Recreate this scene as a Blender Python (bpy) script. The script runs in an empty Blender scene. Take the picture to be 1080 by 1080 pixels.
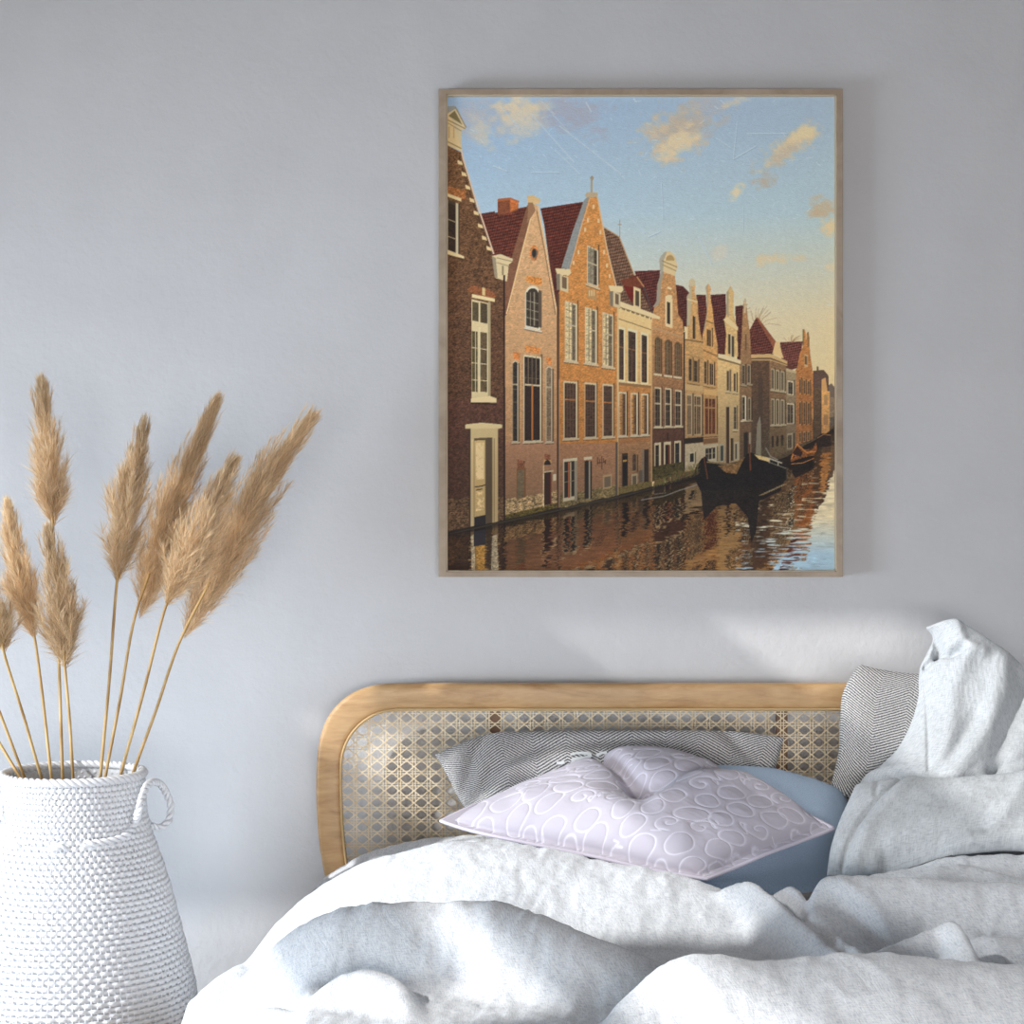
# sun direction (per metre of depth: +x, -z), invented ceiling openings for the sun, lights
SUN_A,SUN_B=1.8,1.33
SUN_E,SUN_ANG=3.3,.9
CEIL=2.9
# unseen ceiling cut-outs, placed to shape the sun patches: x0,x1,y0,y1
OPEN=[(-3.30,-2.6,-1.85,-1.50),(-1.88,-1.30,-3.8,-1.31),(-2.38,-1.88,-3.8,-1.31),
      (-4.6,-2.46,-2.78,-1.85),(-4.6,-3.56,-4.3,-2.78),(-3.24,-3.06,-3.3,-2.78),(-3.56,-3.24,-3.5,-3.10),(-2.95,-2.62,-4.3,-3.2),(-2.62,-2.38,-4.3,-3.2)]
SUN_SLATS=(-2.62,-1.88,-4.3,-1.31)  # extent of the added slats that thin the sun
AREAS=[('daylight_fill_left',(-3.3,-2.0,.85),(-.5,0,.85),1.8,1.0,30,(.72,.86,1.0)),
       ('daylight_fill_behind',(.3,-6.6,1.0),(.1,0,.75),3.0,1.2,44,(1.0,.985,.98))]  # added area lamps giving soft daylight fill
WORLD_C,WORLD_E=(.90,.93,1.0),.50
PGAIN=(1.42,1.42,1.34)
LILC=((188,183,194),(220,217,229)); BLUEC=((160,183,208),(190,208,228))
import bpy, math, random
import numpy as np
from mathutils import Vector, Matrix
R = math.radians
COL = bpy.context.scene.collection
CAMY, CAMZ, F = -4.7, 1.43, 2000.0

def P(px, py, d):
    """A point d metres in front of the camera position, seen at photo pixel (px, py)."""
    return np.array([(px-540)*d/F, CAMY+d, CAMZ-(py-540)*d/F])

# ------------------------------------------------------------------ mesh helpers
class MB:
    def __init__(s): s.v=[]; s.f=[]; s.n=0; s.uv=[]
    def add(s, verts, faces, uv=None):
        verts=np.asarray(verts,float).reshape(-1,3)
        s.v.append(verts)
        for f in faces: s.f.append([int(i)+s.n for i in f])
        s.uv.append(np.zeros((len(verts),2)) if uv is None else np.asarray(uv,float).reshape(-1,2))
        s.n+=len(verts)
    def box(s, lo, hi):
        x0,y0,z0=lo; x1,y1,z1=hi
        v=[(x0,y0,z0),(x1,y0,z0),(x1,y1,z0),(x0,y1,z0),(x0,y0,z1),(x1,y0,z1),(x1,y1,z1),(x0,y1,z1)]
        s.add(v,[(0,3,2,1),(4,5,6,7),(0,1,5,4),(1,2,6,5),(2,3,7,6),(3,0,4,7)])
    def grid(s, pts, closed_u=False, closed_v=False, uv=None, flip=False):
        nv,nu=pts.shape[:2]
        fs=[]
        for j in range(nv if closed_v else nv-1):
            j2=(j+1)%nv
            for i in range(nu if closed_u else nu-1):
                i2=(i+1)%nu
                f=(j*nu+i, j*nu+i2, j2*nu+i2, j2*nu+i)
                fs.append(f[::-1] if flip else f)
        s.add(pts.reshape(-1,3), fs, uv)
    def tube(s, path, rad, k=8, closed=False, cap=True):
        path=np.asarray(path,float); n=len(path)
        rad=np.full(n,rad) if np.isscalar(rad) else np.asarray(rad,float)
        if closed: t=np.roll(path,-1,0)-np.roll(path,1,0)
        else: t=np.gradient(path,axis=0)
        t/=np.linalg.norm(t,axis=1)[:,None]+1e-12
        ref=np.array([0,0,1.]) if abs(t[0][2])<.9 else np.array([1.,0,0])
        nn=np.zeros_like(path); a=np.cross(t[0],ref); a/=np.linalg.norm(a)
        for i in range(n):
            a=a-t[i]*np.dot(a,t[i]); a/=np.linalg.norm(a); nn[i]=a
        bb=np.cross(t,nn)
        an=np.linspace(0,2*np.pi,k,endpoint=False)
        pts=path[:,None]+rad[:,None,None]*(np.cos(an)[None,:,None]*nn[:,None]+np.sin(an)[None,:,None]*bb[:,None])
        base=s.n
        s.grid(pts, closed_u=True, closed_v=closed)
        if cap and not closed:
            s.f.append([base+i for i in range(k)][::-1]); s.f.append([base+(n-1)*k+i for i in range(k)])
    def build(s, name, mat, parent=None, smooth=True, origin=None):
        v=np.concatenate(s.v) if s.v else np.zeros((0,3))
        o=np.zeros(3) if origin is None else np.asarray(origin,float)
        me=bpy.data.meshes.new(name)
        me.from_pydata((v-o).tolist(),[],s.f); me.update()
        if smooth: me.polygons.foreach_set('use_smooth',[True]*len(me.polygons))
        uvs=np.concatenate(s.uv)
        if uvs.any():
            l=np.empty(len(me.loops),np.int32); me.loops.foreach_get('vertex_index',l)
            me.uv_layers.new(name='UVMap').data.foreach_set('uv',uvs[l].ravel())
        me.materials.append(mat)
        ob=bpy.data.objects.new(name,me); COL.objects.link(ob)
        ob.location=o
        if parent is not None:
            ob.parent=parent; ob.location=o-np.array(parent.location)
        return ob

def tag(o,label=None,cat=None,group=None,kind=None):
    if label: o['label']=label
    if cat: o['category']=cat
    if group: o['group']=group
    if kind: o['kind']=kind
    return o
def thing(name,loc,label,cat,group=None):
    o=bpy.data.objects.new(name,None); COL.objects.link(o); o.location=loc; o.empty_display_size=.1
    return tag(o,label,cat,group)

def crom(pts, n, closed=False):
    """resample a polyline with a centripetal-ish Catmull-Rom, n points, even in chord length"""
    p=np.asarray(pts,float)
    if len(p)==2: 
        t=np.linspace(0,1,n)[:,None]; return p[0]*(1-t)+p[1]*t
    if closed: q=np.vstack([p[-1],p,p[0],p[1]])
    else: q=np.vstack([2*p[0]-p[1],p,2*p[-1]-p[-2]])
    out=[]
    m=len(q)-3
    for i in range(m):
        p0,p1,p2,p3=q[i:i+4]
        t=np.linspace(0,1,24,endpoint=False)[:,None]
        out.append(.5*((2*p1)+(-p0+p2)*t+(2*p0-5*p1+4*p2-p3)*t**2+(-p0+3*p1-3*p2+p3)*t**3))
    if not closed: out.append(q[-2][None])
    d=np.vstack(out)
    if closed: d=np.vstack([d,d[0]])
    s=np.r_[0,np.cumsum(np.linalg.norm(np.diff(d,axis=0),axis=1))]
    u=np.linspace(0,s[-1],n+1)[:-1] if closed else np.linspace(0,s[-1],n)
    return np.stack([np.interp(u,s,d[:,k]) for k in range(d.shape[1])],1)

def vnoise(x,y,seed=0):
    """smooth value noise, vectorised"""
    rs=np.random.RandomState(seed); T=rs.rand(256,256)
    xi=np.floor(x).astype(int); yi=np.floor(y).astype(int); fx=x-xi; fy=y-yi
    fx=fx*fx*(3-2*fx); fy=fy*fy*(3-2*fy)
    a=T[xi&255,yi&255]; b=T[(xi+1)&255,yi&255]; c=T[xi&255,(yi+1)&255]; d=T[(xi+1)&255,(yi+1)&255]
    return (a*(1-fx)+b*fx)*(1-fy)+(c*(1-fx)+d*fx)*fy
def fbm(x,y,seed=0,o=4):
    s=0; a=.5; 
    for k in range(o): s=s+a*vnoise(x*2**k+k*17.3,y*2**k+k*9.1,seed+k); a*=.5
    return s/(1-.5**o)

# ------------------------------------------------------------------ node helpers
def s2l(c):
    c=np.asarray(c,float)/255.; return tuple(np.where(c<=.04045,c/12.92,((c+.055)/1.055)**2.4))
def newmat(name, base=(200,200,200), rough=.7, spec=.3):
    m=bpy.data.materials.new(name); m.use_nodes=True
    nt=m.node_tree; b=nt.nodes['Principled BSDF']
    b.inputs['Base Color'].default_value=(*s2l(base),1); b.inputs['Roughness'].default_value=rough
    b.inputs['Specular IOR Level'].default_value=spec
    return m,nt,b
def N(nt,t,**k):
    n=nt.nodes.new(t)
    for a,v in k.items():
        if a in n.inputs: n.inputs[a].default_value=v
        else: setattr(n,a,v)
    return n
def L(nt,a,b): nt.links.new(a,b)
def ramp(nt,fac,stops):
    r=nt.nodes.new('ShaderNodeValToRGB'); e=r.color_ramp.elements
    while len(e)<len(stops): e.new(.5)
    for i,(p,c) in enumerate(stops): e[i].position=p; e[i].color=(*c,1)
    L(nt,fac,r.inputs[0]); return r.outputs[0]
def math_(nt,op,a,b=None,c=None):
    n=nt.nodes.new('ShaderNodeMath'); n.operation=op
    for i,v in enumerate((a,b,c)):
        if v is None: continue
        if isinstance(v,(int,float)): n.inputs[i].default_value=v
        else: L(nt,v,n.inputs[i])
    return n.outputs[0]
def mapping(nt,src,scale=(1,1,1),rot=(0,0,0)):
    m=nt.nodes.new('ShaderNodeMapping'); m.inputs['Scale'].default_value=scale; m.inputs['Rotation'].default_value=rot
    L(nt,src,m.inputs[0]); return m.outputs[0]
def bump(nt,b,h,strength=.3,dist=.002,prev=None):
    n=nt.nodes.new('ShaderNodeBump'); n.inputs['Strength'].default_value=strength; n.inputs['Distance'].default_value=dist
    L(nt,h,n.inputs['Height'])
    if prev is not None: L(nt,prev,n.inputs['Normal'])
    L(nt,n.outputs[0],b.inputs['Normal']); return n.outputs[0]
def mixc(nt,fac,a,b,mode='MIX'):
    n=nt.nodes.new('ShaderNodeMix'); n.data_type='RGBA'; n.blend_type=mode
    for i,v in ((0,fac),(6,a),(7,b)):
        if isinstance(v,(int,float)): n.inputs[i].default_value=v
        elif isinstance(v,tuple): n.inputs[i].default_value=(*v,1) if len(v)==3 else v
        else: L(nt,v,n.inputs[i])
    return n.outputs[2]

def m_wall():
    m,nt,b=newmat('plaster',(206,205,207),.85,.15)
    tc=N(nt,'ShaderNodeTexCoord').outputs['Object']
    n1=N(nt,'ShaderNodeTexNoise',Scale=38.,Detail=6.,Roughness=.62); L(nt,tc,n1.inputs[0])
    n2=N(nt,'ShaderNodeTexNoise',Scale=5.,Detail=4.); L(nt,tc,n2.inputs[0])
    h=math_(nt,'ADD',n1.outputs[0],math_(nt,'MULTIPLY',n2.outputs[0],.5))
    bump(nt,b,h,.34,.006)
    L(nt,ramp(nt,n2.outputs[0],[(.3,s2l((204,204,206))),(.7,s2l((209,209,211)))]),b.inputs['Base Color'])
    return m
def m_wood(name,c1,c2,c3,scale=(3,30,30),rough=.45):
    m,nt,b=newmat(name,c1,rough,.35)
    tc=N(nt,'ShaderNodeTexCoord').outputs['Object']
    mp=mapping(nt,tc,scale)
    n=N(nt,'ShaderNodeTexNoise',Scale=1.,Detail=8.,Roughness=.6,Distortion=1.2); L(nt,mp,n.inputs[0])
    mp2=mapping(nt,tc,tuple(4*s for s in scale))
    n2=N(nt,'ShaderNodeTexNoise',Scale=1.,Detail=5.,Roughness=.7); L(nt,mp2,n2.inputs[0])
    f=math_(nt,'ADD',math_(nt,'MULTIPLY',n.outputs[0],.75),math_(nt,'MULTIPLY',n2.outputs[0],.25))
    L(nt,ramp(nt,f,[(.3,s2l(c3)),(.47,s2l(c1)),(.65,s2l(c2))]),b.inputs['Base Color'])
    bump(nt,b,n2.outputs[0],.15,.001)
    return m
def m_linen(name,c1,c2,weave=1.0,streak=.5):
    m,nt,b=newmat(name,c1,.9,.1)
    b.inputs['Sheen Weight'].default_value=.15
    uv=N(nt,'ShaderNodeUVMap').outputs[0]     # metres on the cloth
    a=N(nt,'ShaderNodeTexNoise',Scale=1.,Detail=3.,Roughness=.6); L(nt,mapping(nt,uv,(60,520,1)),a.inputs[0])
    c=N(nt,'ShaderNodeTexNoise',Scale=1.,Detail=3.,Roughness=.6); L(nt,mapping(nt,uv,(520,60,1)),c.inputs[0])
    f=math_(nt,'MULTIPLY',math_(nt,'ADD',a.outputs[0],c.outputs[0]),.5)
    L(nt,ramp(nt,f,[(.38,s2l(c2)),(.54,s2l(c1))]),b.inputs['Base Color'])
    w=N(nt,'ShaderNodeTexNoise',Scale=1.,Detail=5.,Roughness=.6,Distortion=.6); L(nt,mapping(nt,uv,(30,9,1),(0,0,.5)),w.inputs[0])
    n1=bump(nt,b,w.outputs[0],.5,.010*streak)
    bump(nt,b,f,.35*weave,.0015,n1)
    return m
def m_herring():
    m,nt,b=newmat('herringbone_wool',(120,120,122),.9,.1)
    uv=N(nt,'ShaderNodeUVMap').outputs[0]
    sep=N(nt,'ShaderNodeSeparateXYZ'); L(nt,uv,sep.inputs[0])
    u,v=sep.outputs[0],sep.outputs[1]
    nz=N(nt,'ShaderNodeTexNoise',Scale=40.,Detail=2.); L(nt,uv,nz.inputs[0])
    tri=math_(nt,'PINGPONG',u,.07)
    ph=math_(nt,'ADD',math_(nt,'ADD',v,math_(nt,'MULTIPLY',tri,.6)),math_(nt,'MULTIPLY',nz.outputs[0],.004))
    s=math_(nt,'SINE',math_(nt,'MULTIPLY',ph,2*math.pi/.0068))
    f0=N(nt,'ShaderNodeTexNoise',Scale=1.,Detail=3.,Roughness=.7); L(nt,mapping(nt,uv,(260,700,1)),f0.inputs[0])
    f=math_(nt,'ADD',math_(nt,'MULTIPLY',s,.5),math_(nt,'MULTIPLY',math_(nt,'SUBTRACT',f0.outputs[0],.5),3.0))
    f=math_(nt,'ADD',math_(nt,'MULTIPLY',f,.5),.5)
    L(nt,ramp(nt,f,[(.2,s2l((54,54,60))),(.5,s2l((148,148,149))),(.8,s2l((230,228,224)))]),b.inputs['Base Color'])
    bump(nt,b,f,.4,.002)
    return m,(nt,b)
def m_attr(name,rough=.6,spec=.2,attr='Col'):
    m,nt,b=newmat(name,(255,255,255),rough,spec)
    a=N(nt,'ShaderNodeAttribute',attribute_name=attr)
    L(nt,a.outputs['Color'],b.inputs['Base Color'])
    return m,nt,b,a
def set_col(ob,cols,name='Col'):
    me=ob.data; at=me.color_attributes.new(name,'FLOAT_COLOR','POINT')
    c=np.ones((len(me.vertices),4),np.float32); c[:,:3]=cols
    at.data.foreach_set('color',c.ravel())
# ------------------------------------------------------------------ the canal painting, drawn stroke by stroke
PX0,PX1,PY0,PY1 = 471.0,882.5,99.0,603.5
SS=2.7
PW,PH=int((PX1-PX0)*SS)//2*2,int((PY1-PY0)*SS)//2*2
IMG=np.zeros((PH,PW,3),float)
YY,XX=np.mgrid[0:PH,0:PW]
XX=PX0+(XX+.5)/SS; YY=PY0+(YY+.5)/SS
NB=(fbm(XX*.8,YY*2.2,5,3)-.5)*1.5            # brick-like streaks
NF=fbm(XX*.35,YY*.35,9,4)-.5
def C(*c): return np.array(c,float)
def poly(pts,col,amp=0.,col2=None,alpha=1.,ys=None):
    p=np.asarray(pts,float)
    x0=max(0,int((p[:,0].min()-PX0)*SS)-1); x1=min(PW,int((p[:,0].max()-PX0)*SS)+2)
    y0=max(0,int((p[:,1].min()-PY0)*SS)-1); y1=min(PH,int((p[:,1].max()-PY0)*SS)+2)
    if x1<=x0 or y1<=y0: return
    X=XX[y0:y1,x0:x1]; Y=YY[y0:y1,x0:x1]
    ins=np.zeros(X.shape,bool); n=len(p)
    for i in range(n):
        xa,ya=p[i]; xb,yb=p[(i+1)%n]
        if ya==yb: continue
        c=((ya>Y)!=(yb>Y)); ins^= c & (X<(xb-xa)*(Y-ya)/(yb-ya)+xa)
    col=np.asarray(col,float)
    if col2 is not None:
        a,b=(p[:,1].min(),p[:,1].max()) if ys is None else ys
        t=np.clip((Y-a)/(b-a+1e-6),0,1)[...,None]; cc=col*(1-t)+np.asarray(col2,float)*t
    else: cc=np.broadcast_to(col,X.shape+(3,))
    if amp: cc=cc*(1+amp*(NB[y0:y1,x0:x1]*2+NF[y0:y1,x0:x1])[...,None])
    reg=IMG[y0:y1,x0:x1]; reg[ins]=(reg*(1-alpha)+cc*alpha)[ins]
VPX,VPY=1010.,440.
def vy(y,x0,x): return VPY+(y-VPY)*(VPX-x)/(VPX-x0)
def rect(x0,x1,y0,y1,col,amp=0.,col2=None,alpha=1.):
    poly([(x0,y0),(x1,vy(y0,x0,x1)),(x1,vy(y1,x0,x1)),(x0,y1)],col,amp,col2,alpha)
def line(pts,w,col,alpha=1.):
    for (xa,ya),(xb,yb) in zip(pts[:-1],pts[1:]):
        d=math.hypot(xb-xa,yb-ya)+1e-6; nx,ny=-(yb-ya)/d*w/2,(xb-xa)/d*w/2
        poly([(xa+nx,ya+ny),(xb+nx,yb+ny),(xb-nx,yb-ny),(xa-nx,ya-ny)],col,0,None,alpha)
def ell(cx,cy,rx,ry,col,amp=0,alpha=1.,a0=0,a1=360,n=24):
    an=np.radians(np.linspace(a0,a1,n)); poly(np.stack([cx+rx*np.cos(an),cy-ry*np.sin(an)],1),col,amp,None,alpha)
def soft(cx,cy,rx,ry,rot,col,alpha,seed,rough=1.5):
    c,s=math.cos(rot),math.sin(rot)
    X=XX-cx; Y=YY-cy; u=(X*c+Y*s)/rx/1.3; v=(-X*s+Y*c)/ry/1.3
    d=1-np.sqrt(u*u+v*v)+rough*(fbm(XX*.11+seed,YY*.16+seed,seed,5)-.5)
    a=np.clip(d*1.5,0,1)**1.2*alpha*(.75+.5*fbm(XX*.5-YY*.45,XX*.12+YY*.12,seed+50,3))
    IMG[:]=IMG*(1-a[...,None])+np.asarray(col,float)*a[...,None]
CREAM=C(205,182,138); WHITE=C(196,184,160); DK=C(38,30,28); GLS=C(58,48,42)
def win(x0,x1,y0,y1,frame=WHITE,glass=GLS,rows=3,cols=2,tr=None,bars=C(120,105,85),sill=True,lint=True,fr=1.2,arch=False,refl=None):
    w=x1-x0
    rect(x1-.2,x1+1.2,y0-.5,y1+.5,DK,0,None,.65)
    if arch: 
        ell((x0+x1)/2,y0+w*.2,w/2,w*.62,frame,0,1,0,180)
    rect(x0,x1,y0,y1,frame)
    if arch: ell((x0+x1)/2,y0+w*.25,w/2-fr,w*.5,glass,0,1,0,180)
    gx0,gx1,gy0,gy1=x0+fr*.6,x1-fr*1.3,y0+fr*(1.6 if lint else .4),y1-fr
    if arch: gy0=y0
    rect(gx0,gx1,gy0,gy1,glass,.35)
    if refl is not None:
        rect(gx0,gx0+(gx1-gx0)*.62,gy0,gy1,refl,.25,None,.9)
    h=gy1-gy0
    for i in range(1,cols):
        x=gx0+(gx1-gx0)*i/cols; rect(x-.3,x+.3,gy0,gy1,bars)
    for j in range(1,rows):
        y=gy0+h*j/rows; rect(gx0,gx1,y-.3,y+.3,bars,0,None,.75)
    if tr is not None:
        y=gy0+h*tr; rect(gx0,gx1,y-.8,y+.8,frame*.9)
    if sill: rect(x0-1.2,x1+1.8,y1,y1+1.8,frame*.97); rect(x0-1.2,x1+1.8,y1+1.8,y1+2.8,DK,0,None,.45)

def paint():
    # sky
    t=np.clip((YY-99)/330,0,1)[...,None]; r=np.clip((XX-471)/411,0,1)[...,None]
    top=C(148,178,214)*(1-r)+C(160,180,204)*r
    mid=C(166,192,214)*(1-r)+C(176,198,206)*r
    low=C(206,206,190)*(1-r)+C(222,201,158)*r
    hor=C(224,196,140)
    k1=np.clip(t/.4,0,1); k2=np.clip((t-.38)/.34,0,1); k3=np.clip((t-.72)/.28,0,1)
    IMG[:]=top*(1-k1)+mid*k1; IMG[:]=IMG*(1-k2)+low*k2; IMG[:]=IMG*(1-k3)+hor*k3
    IMG[:]*=(1+.05*NF+.035*(fbm(XX*1.2,YY*1.6,31,3)-.5))[...,None]
    PE=C(218,200,172); GR=C(176,176,186)
    for a in [(520,120,42,20,.1,GR,.5,1),(497,128,20,24,.3,GR,.55,2),(545,118,28,14,-.2,PE,.85,3),(556,133,26,13,-.2,C(205,198,186),.7,4),(508,140,9,18,-.5,PE,.5,5),
              (603,120,34,22,.4,C(164,168,188),.85,6),(565,112,20,8,.2,PE,.55,7),
              (712,142,34,24,-.55,C(206,186,160),.95,8),(722,130,30,17,-.55,C(186,172,158),.7,9),(716,150,22,12,-.5,C(226,204,164),.8,10),(745,112,18,14,-.2,GR,.6,11),(758,132,24,5,-.7,C(180,178,180),.6,12),(775,108,14,5,-.5,PE,.6,13),
              (832,154,32,11,-.6,C(214,194,160),1,14),(846,140,15,9,-.4,C(226,204,160),.9,15),(824,164,20,8,-.5,C(196,180,158),.8,16),(806,190,13,9,.1,C(184,170,152),.95,17),(778,202,9,5,-.6,C(224,206,168),.9,18),
              (866,220,13,12,.2,C(196,176,146),.95,19),(876,238,9,9,-.3,C(222,198,152),.9,20),(812,273,17,7,-.1,C(216,196,156),.9,21),(839,272,11,4,0,C(212,196,162),.7,22),(757,266,10,7,-.6,C(216,200,178),.45,23),(879,282,10,5,-.2,C(222,200,160),.6,24)]:
        soft(*a)
    rs=np.random.RandomState(3)
    # palette-knife scratches in the sky
    for xa,ya,xb,yb,w in [(528,112,548,136,.8),(560,120,606,172,1.1),(572,108,600,140,.7),(590,133,655,184,1.2),(585,158,612,184,.9),(618,108,624,119,1.4),(560,182,590,182,.9),(520,175,535,181,1.2),
                          (777,128,773,168,.7),(773,168,797,154,.9),(787,141,830,141,1.),(755,146,770,156,1.),(697,190,699,232,.6),(736,250,750,278,.8),(783,218,783,244,.6),(790,205,800,213,.7),(655,220,680,246,.9),(683,250,696,244,.9),(745,300,752,306,.7)]:
        line([(xa+.8,ya+.9),(xb+.8,yb+.9)],w*.8,C(136,160,186),.7); line([(xa,ya),(xb,yb)],w,C(208,220,230),.55)
    for k in range(260):
        x=rs.uniform(480,880); y=rs.uniform(100,330); l=rs.uniform(1.5,7); a=rs.choice([0,.15,.6,.8,2.4])+rs.normal()*.15
        if x<520 and y>120+(x-480)*3: continue
        line([(x,y),(x+l*math.cos(a),y+l*math.sin(a))],rs.uniform(.4,.9),C(208,222,232),rs.uniform(.25,.65))
    SKY0=IMG.copy()
    # trees
    for bx,by,s in ((800,345,26),(835,362,12),(783,330,10)):
        for k in range(16):
            a=-math.pi/2+rs.normal()*.55; l=s*rs.uniform(.5,1)
            line([(bx,by),(bx+l*.5*math.cos(a),by+l*.5*math.sin(a)),(bx+l*math.cos(a+.25),by+l*math.sin(a+.25))],.45,C(150,120,85),.6)
    MAR=C(84,40,36)
    for q in ([(505,226),(522,223),(540,300),(534,335),(518,300)],[(572,222),(600,218),(600,330),(587,335)],[(711,300),(720,302),(726,308),(724,352),(716,345)],[(735,335),(741,325),(743,366),(736,366)],[(752,320),(765,312),(766,378),(756,378)],[(776,335),(783,330),(781,390),(777,390)]):
        poly(q,MAR,.3)
    wq=np.interp([690,740,800,830,857,883],[471,532,588,652,690,735,790,830,857,883],[564,551,539,525,515,503,496,484,468,452])
    poly([(690,470),(883,438)]+[(x,y+2) for x,y in list(zip([690,740,800,830,857,883],wq))[::-1]],C(84,70,54),.3)
    def roof(pts,c=MAR,step=3.2,sl=.0,alpha=.5):
        poly(pts,c,.35)
        p=np.asarray(pts); 
        k=p[:,1].min()
        m=np.zeros((PH,PW),bool)
        x0,x1=p[:,0].min(),p[:,0].max(); y1=p[:,1].max()
        # pantile pattern: rows and columns of darker joints
        X0=max(0,int((x0-PX0)*SS)); X1=min(PW,int((x1-PX0)*SS)); Y0=max(0,int((k-PY0)*SS)); Y1=min(PH,int((y1-PY0)*SS))
        X=XX[Y0:Y1,X0:X1]; Y=YY[Y0:Y1,X0:X1]; reg=IMG[Y0:Y1,X0:X1]
        ins=np.zeros(X.shape,bool); n=len(p)
        for i in range(n):
            xa,ya=p[i]; xb,yb=p[(i+1)%n]
            if ya==yb: continue
            ins^=((ya>Y)!=(yb>Y))&(X<(xb-xa)*(Y-ya)/(yb-ya)+xa)
        pat=1+.22*np.sin((Y+.2*X)*2*np.pi/step)+.14*np.sin((X+.25*Y)*2*np.pi/2.4)
        reg[ins]=(reg*pat[...,None])[ins]
    # far end of the canal
    rect(874,882.5,408,447,C(128,112,98),.2); poly([(872,408),(876,404),(882.5,412),(882.5,420),(872,418)],C(110,96,92))
    poly([(870,442),(882.5,438),(882.5,449),(870,449)],C(92,84,78),.2)
    poly([(857,391),(868,390),(873,396),(874,420),(866,424),(857,420)],C(94,72,66),.2)
    rect(857,866.5,408,462,C(100,78,62),.25,C(80,64,52)); rect(866,874.5,411,461,C(222,168,100),.15,C(176,128,82)); rect(860.5,862.5,386,394,C(100,72,56))
    rect(868.5,872,416,427,C(150,116,84),0,None,.7); rect(868,872.5,437,448,C(140,104,76),0,None,.7); poly([(866,400),(870,398),(872,412),(866,412)],C(200,152,98))
    # H12 orange stepped house
    roof([(822,361),(846,360),(843,380),(840,388),(828,392),(824,378)],C(104,58,54),2.6)
    poly([(840,388),(843,372),(846,366),(846,351),(847.5,347),(849,351),(849.5,362),(850,352),(851.5,349.5),(853,354),(853.5,372),(856,388),(857,396),(856.5,463),(838.5,470),(838.5,390)],C(186,122,66),.22,C(150,96,56))
    for x in (842,846.6,851): 
        for y0,y1 in ((398,414),(423,448),(456,467)): win(x,x+2.6,vy(y0,838,x),vy(y1,838,x),C(176,140,100),C(70,52,44),2,1,None,sill=False,fr=.5)
    rect(847.5,851.5,373,386,C(188,160,120)); rect(848.2,850.8,375,384,C(110,84,60))
    line([(846.5,347),(846.5,364)],1.1,C(112,96,66)); line([(851.5,350),(851.5,366)],1.1,C(118,98,62))
    # H11 grey
    rect(828,839,389,476,C(150,132,106),.15,C(110,92,76)); rect(828,839,388,391,C(176,160,130)); poly([(828,380),(834,386),(838,389),(828,388)],C(96,52,44))
    win(830,836.6,401,416,WHITE,C(66,60,56),1,2,sill=False,fr=.9); win(829.5,837,425,447,WHITE,C(70,62,56),2,2,sill=False,fr=.9); win(829.5,836,457,474,C(150,140,120),C(84,70,60),1,2,sill=False)
    # H10 hipped corner house
    roof([(797,335),(816,366),(818,374),(790,374),(789,350)],C(92,48,44),2.8)
    poly([(797,335),(799,335),(822,366),(818,372)],C(140,80,60),.2)
    poly([(791,379),(811,380),(811,486),(791,488)],C(92,68,54),.25,C(74,62,54))
    poly([(811,380),(828.5,384),(828.5,477),(811,486)],C(132,100,72),.22,C(96,78,62))
    poly([(790,374),(812,373),(830,381),(830,386),(812,380),(790,380)],C(192,160,112)); poly([(790,377.5),(812,377),(830,384),(830,385),(812,379),(790,379)],C(110,84,60))
    poly([(814,373),(817,361),(821,360),(824,372),(826,378)],C(212,182,132)); 
    for i,x in enumerate((812.8,817.8,823)):
        for y0,y1 in ((388,410),(420,448)): win(x,x+3.8,vy(y0,811,x),vy(y1,811,x),C(172,160,136),C(64,54,48),2,2,fr=.8)
        rect(x+.4,x+2.8,vy(460,811,x),vy(472,811,x),C(52,42,38))
    rect(799,804,398,446,C(66,54,50),0,None,.6); poly([(798,447),(801,438),(802,447),(802,486),(796,487)],C(128,122,112))
    # H9 brown narrow
    roof([(775,323),(783,322),(786,350),(780,378),(776,362)],C(80,42,42),2.6)
    poly([(779.5,388),(782,350),(783,326),(784.5,315),(786.5,318),(788,334),(790.5,352),(792,380),(792,483),(779.5,489)],C(168,126,86),.18,C(98,76,60),ys=(330,470))
    line([(785.4,315),(785.2,330)],2.2,C(190,170,140)); line([(783,321.5),(788,321.5)],1.2,C(170,150,120))
    win(782,785.6,384,405,C(150,138,116),C(66,56,50),2,1,fr=.8); win(788,791.4,384,404,C(150,138,116),C(66,56,50),2,1,fr=.8); win(782,786.4,417,443,WHITE,C(60,52,48),3,1,fr=.9); win(788.5,791.6,419,443,C(150,138,116),C(60,52,48),2,1,fr=.8)
    rect(785.5,787,352,369,C(100,76,58)); rect(784,788.4,456,482,C(44,38,36)); rect(789.5,791.5,456,478,C(150,140,124))
    # H8 cream
    roof([(749,311),(765,310),(766,350),(758,374),(752,350)],C(82,42,42),2.8)
    poly([(764,376),(765.5,352),(763.5,338),(766,330),(766,308),(770,301),(773.5,308),(773,330),(777,346),(778,376)],C(204,172,118),.1)
    poly([(766,330),(766,308),(768,306),(768,336)],C(158,148,130)); poly([(762,337),(767,334),(778,345),(778,349),(766,341)],C(216,192,148))
    rect(764,779.5,376,489,C(212,180,124),.1,C(150,130,104)); rect(757,764.5,374,490,C(212,180,124),.1,C(156,134,104))
    poly([(757,373),(764,374),(781,380),(781,384),(764,379),(757,377)],C(220,196,150)); poly([(757,377),(764,379),(781,384),(781,385.5),(757,379)],C(120,92,62))
    rect(767.8,770,352,373,C(60,46,38)); rect(771.2,773.6,354,376,C(54,44,38)); rect(770,771.2,352,376,WHITE)
    win(765.8,769.3,390,412,C(190,172,136),C(78,58,46),1,1,fr=.6); win(773,776.3,393,413,C(190,172,136),C(84,62,48),1,1,fr=.6)
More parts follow.
